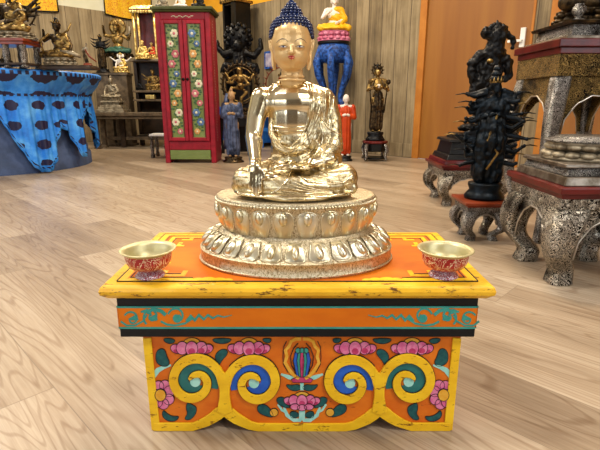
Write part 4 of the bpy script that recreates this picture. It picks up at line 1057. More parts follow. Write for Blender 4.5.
# ---------------------------------------------------------------- small stand with a many-armed figure
carved_stand('smallest square stand with curved silver legs and brown board top, under the many-armed figure', .652, .835, 1.765, 1.95, .165, .055, ('red_wood', 'silver_fine', 'silver_fine'), name='small_carved_stand', top=.022, knee=.26, out=.028)
def many(t_, V, s):
    mb = MB(); tips = []
    rn_ = random.Random(3)
    for k in range(15):
        for sg in (-1, 1):
            z = .20+.047*k+rn_.uniform(-.02, .02); L = rn_.uniform(.05, .12)
            p0 = V(sg*.08, .0, z+.03); p1 = V(sg*(.12+L), rn_.uniform(-.06, .05), z); p2 = p1+Vector((sg*rn_.uniform(.01, .09)*s, rn_.uniform(-.06, 0)*s, rn_.uniform(-.03, .07)*s)); tips.append((p2, sg))
            mb.cap(p0, .032*s, p1, .024*s, 6); mb.cap(p1, .024*s, p2, .014*s, 6); mb.ell(p2, .020*s, 6, 5)
    link('raised_arm', blob(mb, s/150, 1), 'blue_bronze', t_, smooth=True)
    for k, (p, sg) in enumerate(tips):
            if k % 3 == 1: continue
            MB().tube([p-Vector((sg*.03*s, 0, 0)), p+Vector((sg*.05*s, -.01*s, .012*s)), p+Vector((sg*.12*s, 0, .0))], [.006*s, .007*s, .003*s], 6).build('held_emblem', ('dark_bronze', 'black_bronze', 'black_bronze', 'gilt_bronze', 'black_bronze')[k % 5], t_, smooth=True)
    MB().tube([V(.02, -.10, .66), V(-.05, -.12, .42), V(.06, -.11, .30), V(-.03, -.11, .14)], [.012*s]*4, 8).build('sash', 'gilt_bronze', t_, smooth=True)
    c = MB()
    for k in range(3): c.lathe([(.062*s*(1-.22*k), 0), (.066*s*(1-.22*k), .02*s), (.045*s*(1-.22*k), .05*s)], 14, V(0, 0, .965+.045*k))
    c.build('tiered_crown', 'blue_bronze', t_, smooth=True)
standing('many_armed_statue', 'dark blue-black many-armed figure with raised emblems on the smallest silver-legged stand', 'statue', (.757, 1.86, .1655), .475,
    ('blue_bronze', 'blue_bronze', 'blue_bronze', 'blue_bronze', 'gilt_bronze'), rz=-.15, crown=True, base=.14, extra=many, base_r=.19, wide=1.6, rough=.012)

# ---------------------------------------------------------------- black dancing figure on its own stand behind
X0 = xat(438, 2.5, .24)
carved_stand('low stand with curved silver legs and red rim, carrying the black wood plinth', X0, X0+.36, 2.42, 2.76, .225, .075, ('red_lacquer', 'silver', 'silver'), name='silver_legged_stand', top=.03, knee=.28, out=.035)
pd = thing('stepped_plinth', 'black stepped wooden plinth with red lower edge beneath the black dancing figure', 'plinth', (X0+.18, 2.59, .2255))
MB().frus((0, 0), (.33, .31), (.32, .30), 0, .022).build('lower_step', 'red_lacquer', pd, bevel=.003)
MB().frus((0, 0), (.30, .28), (.28, .26), .022, .05).frus((0, 0), (.26, .24), (.235, .215), .05, .115).frus((0, 0), (.27, .25), (.26, .24), .115, .13).build('body', 'black_wood', pd, bevel=.003)
MB().frus((.01, 0), (.20, .19), (.18, .17), .13, .158).build('upper_step', 'black_wood', pd, bevel=.003)
t_ = thing('dancing_statue', 'black bronze dancing figure with arm bent over its head on the black stepped plinth', 'statue', (X0+.20, 2.59, .386))
b = MB(); Q = lambda px, py, dy=0.: P(px, py, 2.59+dy)-t_.location
def chain(pts, dy=0.):
    for (x0, y0, r0), (x1, y1, r1) in zip(pts, pts[1:]): b.cap(Q(x0, y0, dy), r0*.0055, Q(x1, y1, dy), r1*.0055, 8)
chain([(497, 30, 4), (498, 24, 1.6)]); chain([(497, 38, 8), (495, 47, 8.5), (492, 60, 8), (490, 75, 10), (490, 95, 10), (492, 110, 9), (490, 113, 6)])
b.ell(Q(497, 38), (.045, .05, .06)); b.ell(Q(494, 52), (.06, .045, .04)); b.ell(Q(490, 70), (.07, .05, .06))
chain([(492, 56, 5), (482, 54, 4.5), (471, 64, 4.5), (473, 78, 5), (482, 90, 5.5)]); chain([(500, 56, 5), (508, 62, 4.5), (508, 76, 4)]); chain([(508, 34, 3), (513, 40, 2.5), (512, 48, 2)])
chain([(490, 78, 9), (478, 84, 7), (473, 92, 5)]); chain([(486, 95, 9), (480, 115, 7), (480, 124, 4)]); chain([(495, 95, 9), (503, 116, 7), (499, 124, 4)]); 
b.ell((-.01, 0, .026), (.07, .06, .020))
for k in range(9):
    a = k*.7; b.ell(Q(494+14*math.cos(a), 100+34*math.sin(a)), .020)
b.ell(Q(487, 24+9), (.03, .03, .03)); b.ell(Q(503, 28), .022)
link('body', blob(b, .006, 2, lambda c, n: .011*mnoise.noise(c*48)), 'black_bronze', t_, smooth=True)
c = MB()
for k in range(11):
    a = PI*(.05+.9*k/10); p = Q(497+10*math.cos(a), 36-11*math.sin(a)); c.ell(p, (.012, .012, .016), 8, 6)
c.tube([Q(490, 32), Q(497, 27), Q(504, 32)], [.010, .02, .010], 8); c.tube([Q(497, 28), Q(497.5, 20)], [.02, .003], 8)
c.build('crown', 'black_bronze', t_, smooth=True)
MB().ell(Q(490, 61, -.05), (.018, .012, .012), 10, 8).build('chest_jewel', 'gilt_bronze', t_, smooth=True)

# ---------------------------------------------------------------- painted cabinet
CAx0, CAx1, CAY = -1.245, -.775, 4.27
cz1 = zat(12, CAY)
cab = thing('painted_cabinet', 'tall narrow crimson cabinet with two green doors painted with flowers', 'cabinet', ((CAx0+CAx1)/2, CAY, 0))
w_ = (CAx1-CAx0)/2; D_ = .30
mb = MB().box(-w_, -w_+.045, 0, D_, 0, cz1).box(w_-.045, w_, 0, D_, 0, cz1).box(-w_+.045, w_-.045, .02, D_, .05, cz1).box(-w_+.045, w_-.045, 0, .03, cz1-.06, cz1).box(-w_+.045, w_-.045, 0, .03, .12, .20)
mb.build('body', 'red_paint', cab, bevel=.005)
MB().box(-w_+.05, w_-.05, -.004, .02, .035, .118).build('bottom_panel', 'green_paint', cab, bevel=.002)
MB().box(-w_-.02, w_+.02, -.025, D_+.01, cz1, cz1+.014).box(-w_-.03, w_+.03, -.035, D_+.015, cz1+.014, cz1+.042).build('cornice', 'olive', cab, bevel=.008)
random.seed(4)
for k, (a, b_) in enumerate(((-w_+.047, -.002), (.002, w_-.047))):
    z0, z1 = .203, cz1-.063
    dr = MB().box(a, a+.032, -.022, 0, z0, z1).box(b_-.032, b_, -.022, 0, z0, z1).box(a+.032, b_-.032, -.022, 0, z0, z0+.032).box(a+.032, b_-.032, -.022, 0, z1-.032, z1).build('door', 'red_paint', cab, bevel=.005)
    MB().box(a+.032, b_-.032, -.010, -.002, z0+.032, z1-.032).build('painted_field', 'green_paint', dr)
    MB().box(a+.036, a+.041, -.016, -.009, z0+.036, z1-.036).box(b_-.041, b_-.036, -.016, -.009, z0+.036, z1-.036).build('inner_molding', 'red_deep', dr)
    cxm = (a+b_)/2; zz = z0+.085; i = 0
    cols = ['flower_red', 'leaf_green', 'flower_blue', 'flower_orange', 'flower_red', 'flower_blue', 'flower_white', 'flower_blue', 'flower_red', 'flower_white']
    mats_ = ['flower_red', 'flower_blue', 'flower_orange', 'flower_white']
    while zz < z1-.09:
        m_ = mats_[(i*3+k*2+(i//2)) % 4]; x = cxm+(.018 if i % 2 else -.018)*(1 if k else -1); r_ = .034 if i % 3 else .026
        f_ = MB()
        for q in range(6):
            an = q*PI/3; f_.ell((x+r_*.62*math.cos(an), -.0115, zz+r_*.62*math.sin(an)), (r_*.45, .003, r_*.45), 10, 6)
        f_.ell((x, -.0125, zz), (r_*.38, .004, r_*.38), 8, 6, mi=1); f_.build('painted_flower', [m_, 'flower_white' if m_ != 'flower_white' else 'flower_red'], dr, smooth=True)
        g_ = MB(); x2 = cxm-(x-cxm)*1.2
        for q in range(9):
            an = q*1.3+i; rr_ = .018+.016*(q % 3); g_.ell((x2*.6+cxm*.4+rr_*math.cos(an), -.0112, zz+.04+rr_*math.sin(an)), (.013, .002, .008), 8, 5)
        g_.tube([(x, -.0108, zz), (cxm, -.0108, zz+.04), (x2, -.0108, zz+.085)], .0025, 5)
        g_.build('painted_leaves', 'leaf_green', dr, smooth=True); zz += .083; i += 1
    hx_ = b_-.016 if k == 0 else a+.016
    kn = MB().lathe([(.013, 0), (.013, .004), (.004, .006), (.005, .012)], 14, (0, 0, 0)).build('knob', 'black_iron', dr, smooth=True); kn.location = (hx_, -.022, .74); kn.rotation_euler.x = PI/2
mb = MB()
for i in range(44):      # row of little painted marks down the right stile
    z = .2+i*.024; mb.ell((w_, .12+.008*math.sin(i), z), (.0022, .008, .005), 6, 4)
mb.build('stile_marks', 'flower_white', cab, smooth=True)
mb = MB()
for i in range(16): mb.ell((-.09+i*.012, .0, cz1-.035+.006*math.sin(i*1.4)), (.007, .003, .005), 6, 4)
mb.build('rail_scroll', 'flower_white', cab, smooth=True)
# on the cabinet
ctop = cz1+.0425
for k, (px, r_, h_, m_, nm, lb_, ct_) in enumerate(((163, .045, .16, 'stone_grey', 'small_statue', 'grey base of a small seated figure on the left of the painted cabinet top', 'statue'), (181, .04, .16, 'white_skin', 'small_statue', 'pale seated figure in the middle of the painted cabinet top', 'statue'), (199, .05, .17, 'black_bronze', 'small_statue', 'black seated figure on the right of the painted cabinet top', 'statue'))):
    seated(nm, lb_, ct_, (xat(px, CAY+.14, ctop), CAY+.14, ctop), h_, (m_, m_, m_, 'black_bronze', m_), lotus=.14, crown=False, vox=h_/55)

# ---------------------------------------------------------------- round table with blue brocade
RX, RYY = -2.68, 4.12
dt = thing('round_table', 'large round table with pleated slate-blue skirt beneath the bright blue brocade cloth', 'table', (RX, RYY, 0))
mb = MB(); vs = []; n = 160
for r, z in ((.75, 0), (.75, .10), (.73, .115), (.73, .16), (.715, .17), (.70, .5), (.70, .72)):
    for i in range(n):
        a = 2*PI*i/n; rr = r+(.006*math.sin(a*44) if z > .16 else .0); vs.append((rr*math.cos(a), rr*math.sin(a), z))
fs = [(k*n+i, k*n+(i+1) % n, (k+1)*n+(i+1) % n, (k+1)*n+i) for k in range(6) for i in range(n)]
mb.add(vs, fs); mb.build('skirt', 'slate', dt, smooth=True)
MB().lathe([(.87, .745), (.885, .75), (.885, .772)], 64).build('table_top', 'dark_wood', dt)
# cloth: a top, a valance turned in under the rim and long points reaching for the floor
keys = [(-180, .50), (-150, .12), (-132, .46), (-112, .46), (-96, .08), (-78, .42), (-55, .46), (-42, .06), (-38, .012), (-33, .012), (-29, .10), (-22, .34), (-15, .30), (-11, .09), (-7, .09), (0, .40), (12, .50), (30, .10), (50, .5), (75, .1), (95, .5), (120, .1), (150, .5), (180, .50)]
def hem_z(d):
    for (a, z0), (b, z1) in zip(keys, keys[1:]):
        if a <= d <= b: return z0+(z1-z0)*(d-a)/(b-a)
    return .5
n = 540; vs = []; uvs = []; hems = []
lev = [('t', .02), ('t', .5), ('t', .87), ('r', .893, .777), ('r', .905, .770), ('r', .905, .745), ('r', .885, .73)]
for i in range(n):
    d = -180+360*i/n; a = math.radians(d); hz_ = hem_z(d)
    col = []
    for L in lev:
        if L[0] == 't': col.append((L[1], .778))
        else: col.append((L[1], L[2]))
    dist_tip = max(0., (.42-hz_)/.42)
    for k in range(1, 13):
        u = k/12; z = .73+(hz_-.73)*u
        v_ = min(1., (.73-z)/.14)
        r = .885-(.08+.035*(1-dist_tip))*smooth01(v_)
        r += dist_tip*.03*u+(.014*math.sin(d*.55)+.012*math.sin(d*1.1+2)+.007*math.sin(d*2.3))*smooth01(u*1.4)
        r = max(r, .765)
        col.append((r, z))
    s_ = 0.; pr_ = None
    for r, z in col:
        vs.append((r*math.cos(a), r*math.sin(a), z)); uvs.append((a*.9, z)); hems.append(z-hz_)
m = len(lev)+12
fs = []
for i in range(n):
    j = (i+1) % n
    for k in range(m-1): fs.append((i*m+k, j*m+k, j*m+k+1, i*m+k+1))
fs.append(tuple(i*m for i in range(n)))
cl = MB().add(vs, fs).build('brocade_cloth', 'brocade', None, smooth=True, loc=(RX, RYY, 0))
at_ = cl.data.attributes.new('hem', 'FLOAT', 'POINT'); at_.data.foreach_set('value', hems)
uvl = cl.data.uv_layers.new(name='UVMap')
for p in cl.data.polygons:
    us = [uvs[cl.data.loops[li].vertex_index] for li in p.loop_indices]; wrap = max(u[0] for u in us)-min(u[0] for u in us) > 2
    for li, u in zip(p.loop_indices, us): uvl.data[li].uv = (u[0]+(2*PI*.9 if wrap and u[0] < 0 else 0), u[1])
sd = cl.modifiers.new('solid', 'SOLIDIFY'); sd.thickness = .004; sd.offset = 1.
tag(cl, 'bright blue brocade cloth with dark pattern hanging in points over the round table', 'tablecloth')
TT = .783
# objects on it
st_ = thing('metal_legged_bench', 'dark red bench with silver column legs on the blue cloth at the left edge', 'bench', (xat(12, 3.45, TT), 3.55, TT))
a_ = .30
MB().box(-a_, .125, -.13, .13, .175, .195).box(-a_+.01, .115, -.12, .12, .155, .175).build('seat_board', 'red_wood', st_, bevel=.003)
for sx in (-.22, -.03, .09):
    for sy in (-.09, .09):
        MB().lathe([(.026, 0), (.028, .01), (.018, .02), (.022, .05), (.026, .09), (.02, .13), (.024, .15), (.024, .155)], 16, (sx, sy, 0)).build('column_leg', 'silver_fine', st_, smooth=True)
MB().box(-a_+.02, .11, -.11, .11, .02, .035).build('lower_board', 'dark_wood', st_, bevel=.002)
def flail(t_, V, s):
    for k, (x0, z0, x1, z1) in enumerate(((.10, .45, .38, .62), (.05, .55, .32, .78), (-.1, .5, -.3, .85), (.15, .35, .42, .40), (-.05, .6, .12, .95), (.2, .55, .46, .86))):
        MB().tube([V(x0, -.14, z0), V((x0+x1)/2, -.20, (z0+z1)/2+.03), V(x1, -.16, z1)], [.020*s, .016*s, .010*s], 7).build('held_staff', 'stone_grey' if k % 2 else 'gilt_bronze', t_, smooth=True)
seated('many_armed_figure', 'dark bronze many-armed seated figure with crossed gilt staffs on the bench at the far left', 'statue', (xat(14, 3.55, .98), 3.55, TT+.1955), .40,
    ('dark_bronze', 'gilt_bronze', 'black_bronze', 'stone_grey', 'gilt_bronze'), n_arms=4, extra=flail, lotus=.12, halo=(.55, .50, 'dark_bronze', 16))
# small figures under and near the bench
seated('small_statue', 'small dark seated figure between the silver columns under the left bench', 'statue', (xat(7, 3.55, .82), 3.55, TT+.0355), .115, ('dark_bronze', 'dark_bronze', 'black_bronze', 'dark_bronze', 'dark_bronze'), vox=.0026, crown=False)
bd = MB().box(-.18, .21, -.08, .08, 0, .02).box(-.17, .20, -.07, .07, .02, .028).build('display_board', 'dark_wood', None, bevel=.003, loc=(xat(68, 3.66, TT), 3.66, TT))
tag(bd, 'long dark wooden board lying on the blue cloth beneath the reclining figures', 'board')
def ribbons(t_, V, s):
    MB().tube([V(-.15, -.1, .55), V(-.36, -.15, .38), V(-.30, -.18, .10)], [.03*s, .03*s, .02*s], 8).build('scarf', 'gilt_bronze', t_, smooth=True)
    MB().tube([V(.1, -.1, .5), V(.34, -.15, .62), V(.42, -.1, .80)], [.02*s, .024*s, .012*s], 8).build('lotus_stem', 'gilt_bronze', t_, smooth=True)
    MB().tube([V(.1, -.12, .12), V(.36, -.16, .10), V(.56, -.10, .02)], [.075*s, .06*s, .035*s], 8).build('extended_leg', 'stone_grey', t_, smooth=True)
seated('seated_goddess_statue', 'dark seated figure with one leg stretched out on the board beside the far-left bench', 'statue', (xat(60, 3.66, TT+.1), 3.66, TT+.0285), zat(14, 3.66)-TT-.03, ('dark_bronze', 'gilt_bronze', 'blue_bronze', 'stone_grey', 'gilt_bronze'), extra=ribbons, crown=True, lotus=.15, lotus_r=.40, arms=[((-.21, .02, .49), (-.33, -.02, .40), (-.26, -.14, .58)), ((.21, .02, .49), (.32, -.03, .30), (.34, -.16, .12))])
standing('slender_figure', 'small slender figure with flying red scarf on the right end of the dark board', 'statue', (xat(87.5, 3.64, TT+.05), 3.64, TT+.0285), .155, ('stone_grey', 'dark_bronze', 'black_bronze', 'red_wood', 'gilt_bronze'), sway=-.12, vox=.0018, base_r=.25,
    extra=lambda t_, V, s: MB().tube([V(.02, -.05, .7), V(.28, -.08, .35), V(.55, -.08, .06)], [.03*s, .05*s, .03*s], 7).build('scarf', 'red_wood', t_, smooth=True))

# ---------------------------------------------------------------- low bench and shelf behind it
bx0, bx1 = -2.50, -1.45
lb2 = thing('low_wooden_bench', 'long low weathered wooden bench standing against the board wall left of the cabinet', 'bench', ((bx0+bx1)/2, 5.72, 0))
L_ = (bx1-bx0)/2
MB().box(-L_, L_, -.14, .14, .385, .425).box(-L_+.02, L_-.02, -.12, .12, .35, .385).build('bench_top', 'shelf_wood', lb2, bevel=.006)
for sx in (-1, 1):
    for sy in (-1, 1):
        MB().frus((sx*(L_-.06), sy*.10), (.05, .05), (.06, .06), .02, .35).frus((sx*(L_-.06), sy*.10), (.08, .07), (.055, .055), 0, .03).build('leg', 'shelf_wood', lb2, bevel=.004)
MB().box(-L_+.05, L_-.05, .08, .10, .09, .13).build('stretcher', 'shelf_wood', lb2, bevel=.003)
MB().box(-.25, -.19, .06, .12, 0, .35).build('middle_leg', 'dark_wood', lb2, bevel=.003)
# stepped plinth with a sitting buddha
bt_ = .4255; sx_ = xat(113, 5.70, .45)
spl = thing('stepped_throne', 'pale grey-brown stepped throne on the left end of the low bench', 'plinth', (sx_, 5.72, bt_))
mb = MB(); z = 0
for wd, h in ((.34, .035), (.29, .03), (.25, .02), (.20, .03), (.24, .02)): mb.frus((0, 0), (wd, wd*.75), (wd*.97, wd*.72), z, z+h); z += h
mb.build('steps', 'stone_grey', spl, bevel=.003)
seated('sitting_buddha_statue', 'grey-brown cast seated figure on the stepped throne, hands in its lap', 'statue', (sx_, 5.72, bt_+z+.0005), zat(74, 5.72)-bt_-z, ('stone_grey', 'stone_grey', 'stone_grey', 'stone_grey', 'stone_grey'), lotus=.1, crown=False, lotus_r=.42)
# shelf unit right of it
ux0, ux1 = xat(137, 6.0, .5), -1.43; UL = ux1-ux0
su = thing('display_shelf', 'dark wooden display shelf with gilt figures behind the low bench', 'shelf', ((ux0+ux1)/2, 6.0, 0))
for z in (.12, .555, .66, 1.02): MB().box(-UL/2, UL/2, -.13, .13, z, z+.025).build('shelf_board', 'shelf_wood', su, bevel=.003)
for sx in (-1, 1): MB().box(sx*UL/2-.02, sx*UL/2+.02, .05, .13, 0, 1.04).build('upright', 'dark_wood', su, bevel=.002)
MB().box(-UL/2+.02, UL/2-.02, .115, .13, .12, 1.04).build('back_panel', 'dark_wood', su)
def on(px, Y, z): return (xat(px, Y, z), Y, z)
G = ('bright_gilt', 'bright_gilt', 'bright_gilt', 'bright_gilt', 'bright_gilt')
seated('gilt_statue', 'gilt many-armed seated figure on the middle board of the display shelf', 'statue', on(154, 5.95, .6855), zat(67, 5.95)-.69, ('gilt_bronze',)*5, n_arms=3, vox=.004)
seated('small_statue', 'small black seated figure at the left end of the display shelf', 'statue', on(140, 5.95, .6855), .13, ('black_bronze',)*5, crown=False, vox=.004)
bx_ = MB().box(-.055, .055, -.04, .04, 0, .05).build('gilt_box', 'bright_gilt', None, bevel=.004, loc=on(151, 5.90, .5805)); tag(bx_, 'small bright gilt box on the lower board of the display shelf', 'box')
seated('bright_gilt_statue', 'bright gilt seated figure on the top board of the display shelf', 'statue', on(143.5, 5.88, 1.0455), zat(39, 5.88)-1.0455, G, vox=.0035)
# red and gold shrine
sh = thing('gilt_shrine', 'red and gold open shrine with gilded columns and scalloped roof on the display shelf', 'shrine', on(148, 6.02, 1.0455))
sh.location.y = 6.03
hH = zat(10, 6.0)-1.0455
MB().box(-.14, .14, -.06, .06, 0, .03).build('shrine_base', 'bright_gilt', sh, bevel=.003); MB().box(-.13, .13, .05, .06, .03, hH).build('back_wall', 'red_lacquer', sh)
for sx in (-.125, -.07, .125): MB().lathe([(.016, 0), (.012, .03), (.016, .1), (.012, .2), (.018, hH-.05)], 12, (sx, -.045, .03)).build('column', 'bright_gilt', sh, smooth=True)
mb = MB().box(-.16, .16, -.08, .06, hH-.02, hH+.01)
for i in range(10): mb.ell((-.145+i*.032, -.078, hH-.025), (.016, .008, .02), 8, 6)
mb.frus((0, 0), (.34, .15), (.2, .1), hH+.01, hH+.05).build('roof', 'bright_gilt', sh, bevel=.002)
MB().box(-.16, .16, -.083, -.078, hH-.008, hH+.004).build('red_band', 'red_lacquer', sh)
seated('shrine_figure', 'red and gilt seated figure inside the shrine on the display shelf', 'statue', on(152.5, 6.02, 1.0765), .19, ('bright_gilt', 'orange_robe', 'black_bronze', 'bright_gilt', 'bright_gilt'), vox=.0035)
# pedestals with figures at the left wall
def pedestal(label, px, Y, w, h, mat):
    x = xat(px, Y, h); t_ = thing('wooden_pedestal', label, 'pedestal', (x, Y, 0))
    MB().box(-w/2+.015, w/2-.015, -w/2+.015, w/2-.015, .03, h-.03).build('shaft', mat, t_, bevel=.003)
    MB().box(-w/2, w/2, -w/2, w/2, 0, .03).build('foot', mat, t_, bevel=.003); MB().box(-w/2, w/2, -w/2, w/2, h-.03, h).build('top', mat, t_, bevel=.003); return t_
zA = zat(73, 6.0)
pedestal('weathered wooden pedestal under the black figure near the left wall', 103.5, 6.02, .20, zA, 'shelf_wood'); pedestal('weathered wooden pedestal under the white and gold elephant-headed figure', 121, 6.02, .22, zA, 'shelf_wood')
def branchy(t_, V, s):
    for k in range(6):
        sg = -1 if k % 2 else 1; MB().tube([V(sg*.05, 0, .6+.05*k), V(sg*.2, -.03, .62+.05*k), V(sg*.30, 0, .72+.04*k)], [.025*s, .02*s, .008*s], 6).build('raised_arm', 'black_bronze', t_, smooth=True)
standing('black_statue', 'black standing figure with spread arms on a pedestal left of the white and gold figure', 'statue', on(103.5, 5.98, zA+.0005), zat(35, 5.98)-zA, ('black_bronze', 'dark_bronze', 'black_bronze', 'black_bronze', 'gilt_bronze'), crown=True, extra=branchy, wide=1.3, base_r=.22)
def trunk(t_, V, s):
    MB().tube([V(0, -.12, .72), V(.01, -.19, .60), V(.05, -.20, .46), V(.10, -.19, .44)], [.045*s, .038*s, .028*s, .018*s], 8).build('trunk', 'white_skin', t_, smooth=True)
    for sg in (-1, 1): MB().ell(V(sg*.14, .0, .74), (.075*s, .02*s, .10*s), 10, 8).build('ear', 'white_skin', t_, smooth=True)
seated('elephant_headed_statue', 'white and gold seated elephant-headed figure with raised hands on a pedestal', 'statue', on(122, 5.98, zA+.0005), zat(51, 5.98)-zA, ('white_skin', 'bright_gilt', 'bright_gilt', 'bright_gilt', 'bright_gilt'), n_arms=2, extra=trunk, vox=.0035)
zB = 1.10
pedestal('tall slim dark pedestal at the wall behind the elephant-headed figure', 119, 6.28, .16, zB, 'dark_wood')
def fan(t_, V, s):
    d = MB().lathe([(.25*s, 0), (.26*s, .01*s), (.20*s, .02*s)], 24).build('halo_disc', 'gilt_bronze', t_, smooth=True); d.rotation_euler.x = PI/2; d.location = V(0, .12, .76)
    MB().tube([V(.3, -.1, .5), V(.42, -.1, .56), V(.44, -.1, .75)], [.03*s, .028*s, .05*s], 7).build('raised_flower', 'stone_grey', t_, smooth=True)
    MB().tube([V(.2, -.15, .1), V(.05, -.25, -.05), V(-.10, -.22, -.20)], [.06*s, .045*s, .03*s], 8).build('hanging_leg', 'gilt_bronze', t_, smooth=True)
seated('green_skirted_statue', 'gilt seated goddess with green skirt and round halo above the elephant-headed figure', 'statue', on(119, 6.22, zB+.0005), zat(18, 6.22)-zB, ('gilt_bronze', 'green_cloth', 'gilt_bronze', 'dark_bronze', 'gilt_bronze'), extra=fan, robe_shoulder=False, arms=[((-.21, .02, .49), (-.36, -.02, .52), (-.34, -.12, .72)), ((.21, .02, .49), (.34, -.03, .40), (.42, -.10, .52))], lotus=.08)
# little stool beside the cabinet
sx_ = xat(158, 4.75, .2)
so = thing('small_stool', 'small grey stool with pale top half hidden by the red cabinet', 'stool', (sx_, 4.78, 0))
MB().box(-.07, .11, -.10, .10, .215, .235).build('stool_top', 'white', so, bevel=.004)
for a, b_ in ((-.05, -.08), (.09, -.08), (-.05, .08), (.09, .08)): MB().lathe([(.02, 0), (.024, .02), (.014, .05), (.022, .12), (.014, .17), (.02, .215)], 12, (a, b_, 0)).build('leg', 'silver_fine', so, smooth=True)

# ---------------------------------------------------------------- blue bench along the right wall
bc = Vector((CX, CY, 0))+dR*2.42+dL*.24
bb = thing('blue_bench', 'long bright blue bench against the board wall behind the golden statue', 'bench', (bc.x, bc.y, 0), AR)
BL = .90; BH = .485
MB().box(-BL, BL, -.16, .16, BH-.03, BH).build('bench_top', 'blue_plain', bb, bevel=.004)
MB().box(-BL, -.12, -.15, .15, .05, BH-.03).build('storage_box', 'blue_plain', bb, bevel=.004)
for i in range(3): MB().box(-BL+.03, -.15, -.156, -.15, .08+.13*i, .19+.13*i).build('drawer_front', 'blue_carved', bb, bevel=.003)
for sx in (-.08, BL-.03):
    for sy in (-.13, .13): MB().box(sx-.02, sx+.02, sy-.02, sy+.02, 0, BH-.03).build('leg', 'blue_plain', bb, bevel=.003)
MB().box(-.08, BL-.03, -.14, -.12, .20, .24).box(-.08, BL-.03, .12, .14, .20, .24).build('stretcher', 'blue_plain', bb, bevel=.003)
# tall blue carved stand with the yellow-robed buddha
Yb = 5.06; zt_ = zat(42, Yb); xb = xat(333.5, Yb, 1.)
bs = thing('blue_carved_stand', 'tall round blue carved stand with curved legs on the blue bench', 'stand', (xb, Yb, BH+.0005))
hS = zt_-BH
MB().lathe([(.155, hS-.03), (.165, hS-.02), (.165, hS), (.01, hS)], 32).build('round_top', 'black_wood', bs, smooth=True, auto=40)
MB().lathe([(.145, hS-.20), (.175, hS-.15), (.178, hS-.09), (.165, hS-.05), (.15, hS-.03)], 32).build('carved_frieze', 'blue_carved', bs, smooth=True)
for k in range(6):
    a = 2*PI*(k+.3)/6; d = Vector((math.cos(a), math.sin(a), 0))
    pts = [d*.15+Vector((0, 0, hS-.09)), d*.185+Vector((0, 0, hS-.20)), d*.17+Vector((0, 0, hS-.32)), d*.12+Vector((0, 0, hS-.44)), d*.09+Vector((0, 0, hS*.18)), d*.11+Vector((0, 0, .05)), d*.15+Vector((0, 0, .018))]
    MB().tube(pts, [.034, .040, .034, .026, .022, .026, .020], 8).build('leg', 'blue_carved', bs, smooth=True)
MB().lathe([(.14, 0), (.15, .01), (.14, .022)], 28).build('base_ring', 'blue_carved', bs, smooth=True)
ld = lambda t_, V, s: None
seated('yellow_robed_statue', 'seated figure in yellow robe on a pink lotus on top of the tall blue stand', 'statue', (xb, Yb, zt_+.001), .50, ('white_skin', 'yellow_robe', 'hair_blue', 'pink_lotus', 'bright_gilt'), crown=False, lotus=.20, lotus_r=.42, vox=.005,
    arms=[((-.21, .02, .49), (-.30, -.03, .32), (-.12, -.20, .44)), ((.21, .02, .49), (.28, -.03, .28), (.06, -.22, .18))])
# monk
xm = xat(345, 4.42, .1)
standing('monk_statue', 'bald white-headed monk figure in orange robe with joined hands on the floor', 'statue', (xm, 4.44, 0), zat(93, 4.42), ('pale_skin', 'orange_robe', 'pale_skin', 'black_wood', 'bright_gilt'), base=.075, bald=True, sleeves=True, base_r=.13, wide=.88)
# standing deity on a little stand
xd = xat(375, 4.45, .1)
ds = thing('red_topped_stool', 'small black stool with red round-edged top and silver legs under the standing dark figure', 'stool', (xd, 4.47, 0))
MB().lathe([(.115, .165), (.125, .17), (.125, .185), (.118, .19)], 8, a0=PI/8).build('stool_top', 'red_lacquer', ds, bevel=.003); MB().lathe([(.10, .09), (.11, .10), (.11, .165)], 8, a0=PI/8).build('stool_frieze', 'black_wood', ds, bevel=.003)
for a in (-1, 1):
    for b_ in (-1, 1): MB().tube([(a*.085, b_*.085, .16), (a*.10, b_*.10, .11), (a*.088, b_*.088, .05), (a*.10, b_*.10, .012)], [.018, .02, .013, .014], 8).build('leg', 'silver_fine', ds, smooth=True)
MB().lathe([(.11, .02), (.11, .035)], 8, a0=PI/8).build('lower_shelf', 'black_wood', ds)
def deity(t_, V, s):
    ringhalo(t_, V(0, .02, .94), .075*s, 'dark_bronze', .012*s, 12, 'halo', fl=.5)
    for sg in (-1, 1): MB().tube([V(sg*.05, -.05, .80), V(sg*.13, -.06, .62), V(sg*.10, -.05, .3)], [.010*s]*3, 6).build('scarf', 'dark_bronze', t_, smooth=True)
    MB().ell(V(.16, -.05, .76), (.035*s, .02*s, .04*s), 10, 8).build('held_lotus', 'dark_bronze', t_, smooth=True)
    c = MB(); hc = V(0, -.008, .915); c.ell(hc, (.046*s, .058*s, .062*s), 12, 8); c.build('gilt_face', 'bright_gilt', t_, smooth=True)
    MB().ell(V(0, -.095, .70), (.035*s, .025*s, .03*s), 10, 8).build('held_offering', 'pale_skin', t_, smooth=True)
standing('standing_deity_statue', 'slender dark standing figure with gilt face on the red-topped stool', 'statue', (xd, 4.47, .1905), zat(66, 4.47)-.19, ('gilt_bronze', 'dark_bronze', 'black_bronze', 'black_bronze', 'dark_bronze'), crown=True, base=.12, base_r=.15, extra=deity, sway=.015, arms=[((-.115, 0, .78), (-.16, -.01, .64), (-.04, -.10, .69)), ((.115, 0, .78), (.16, -.01, .64), (.04, -.10, .69))])

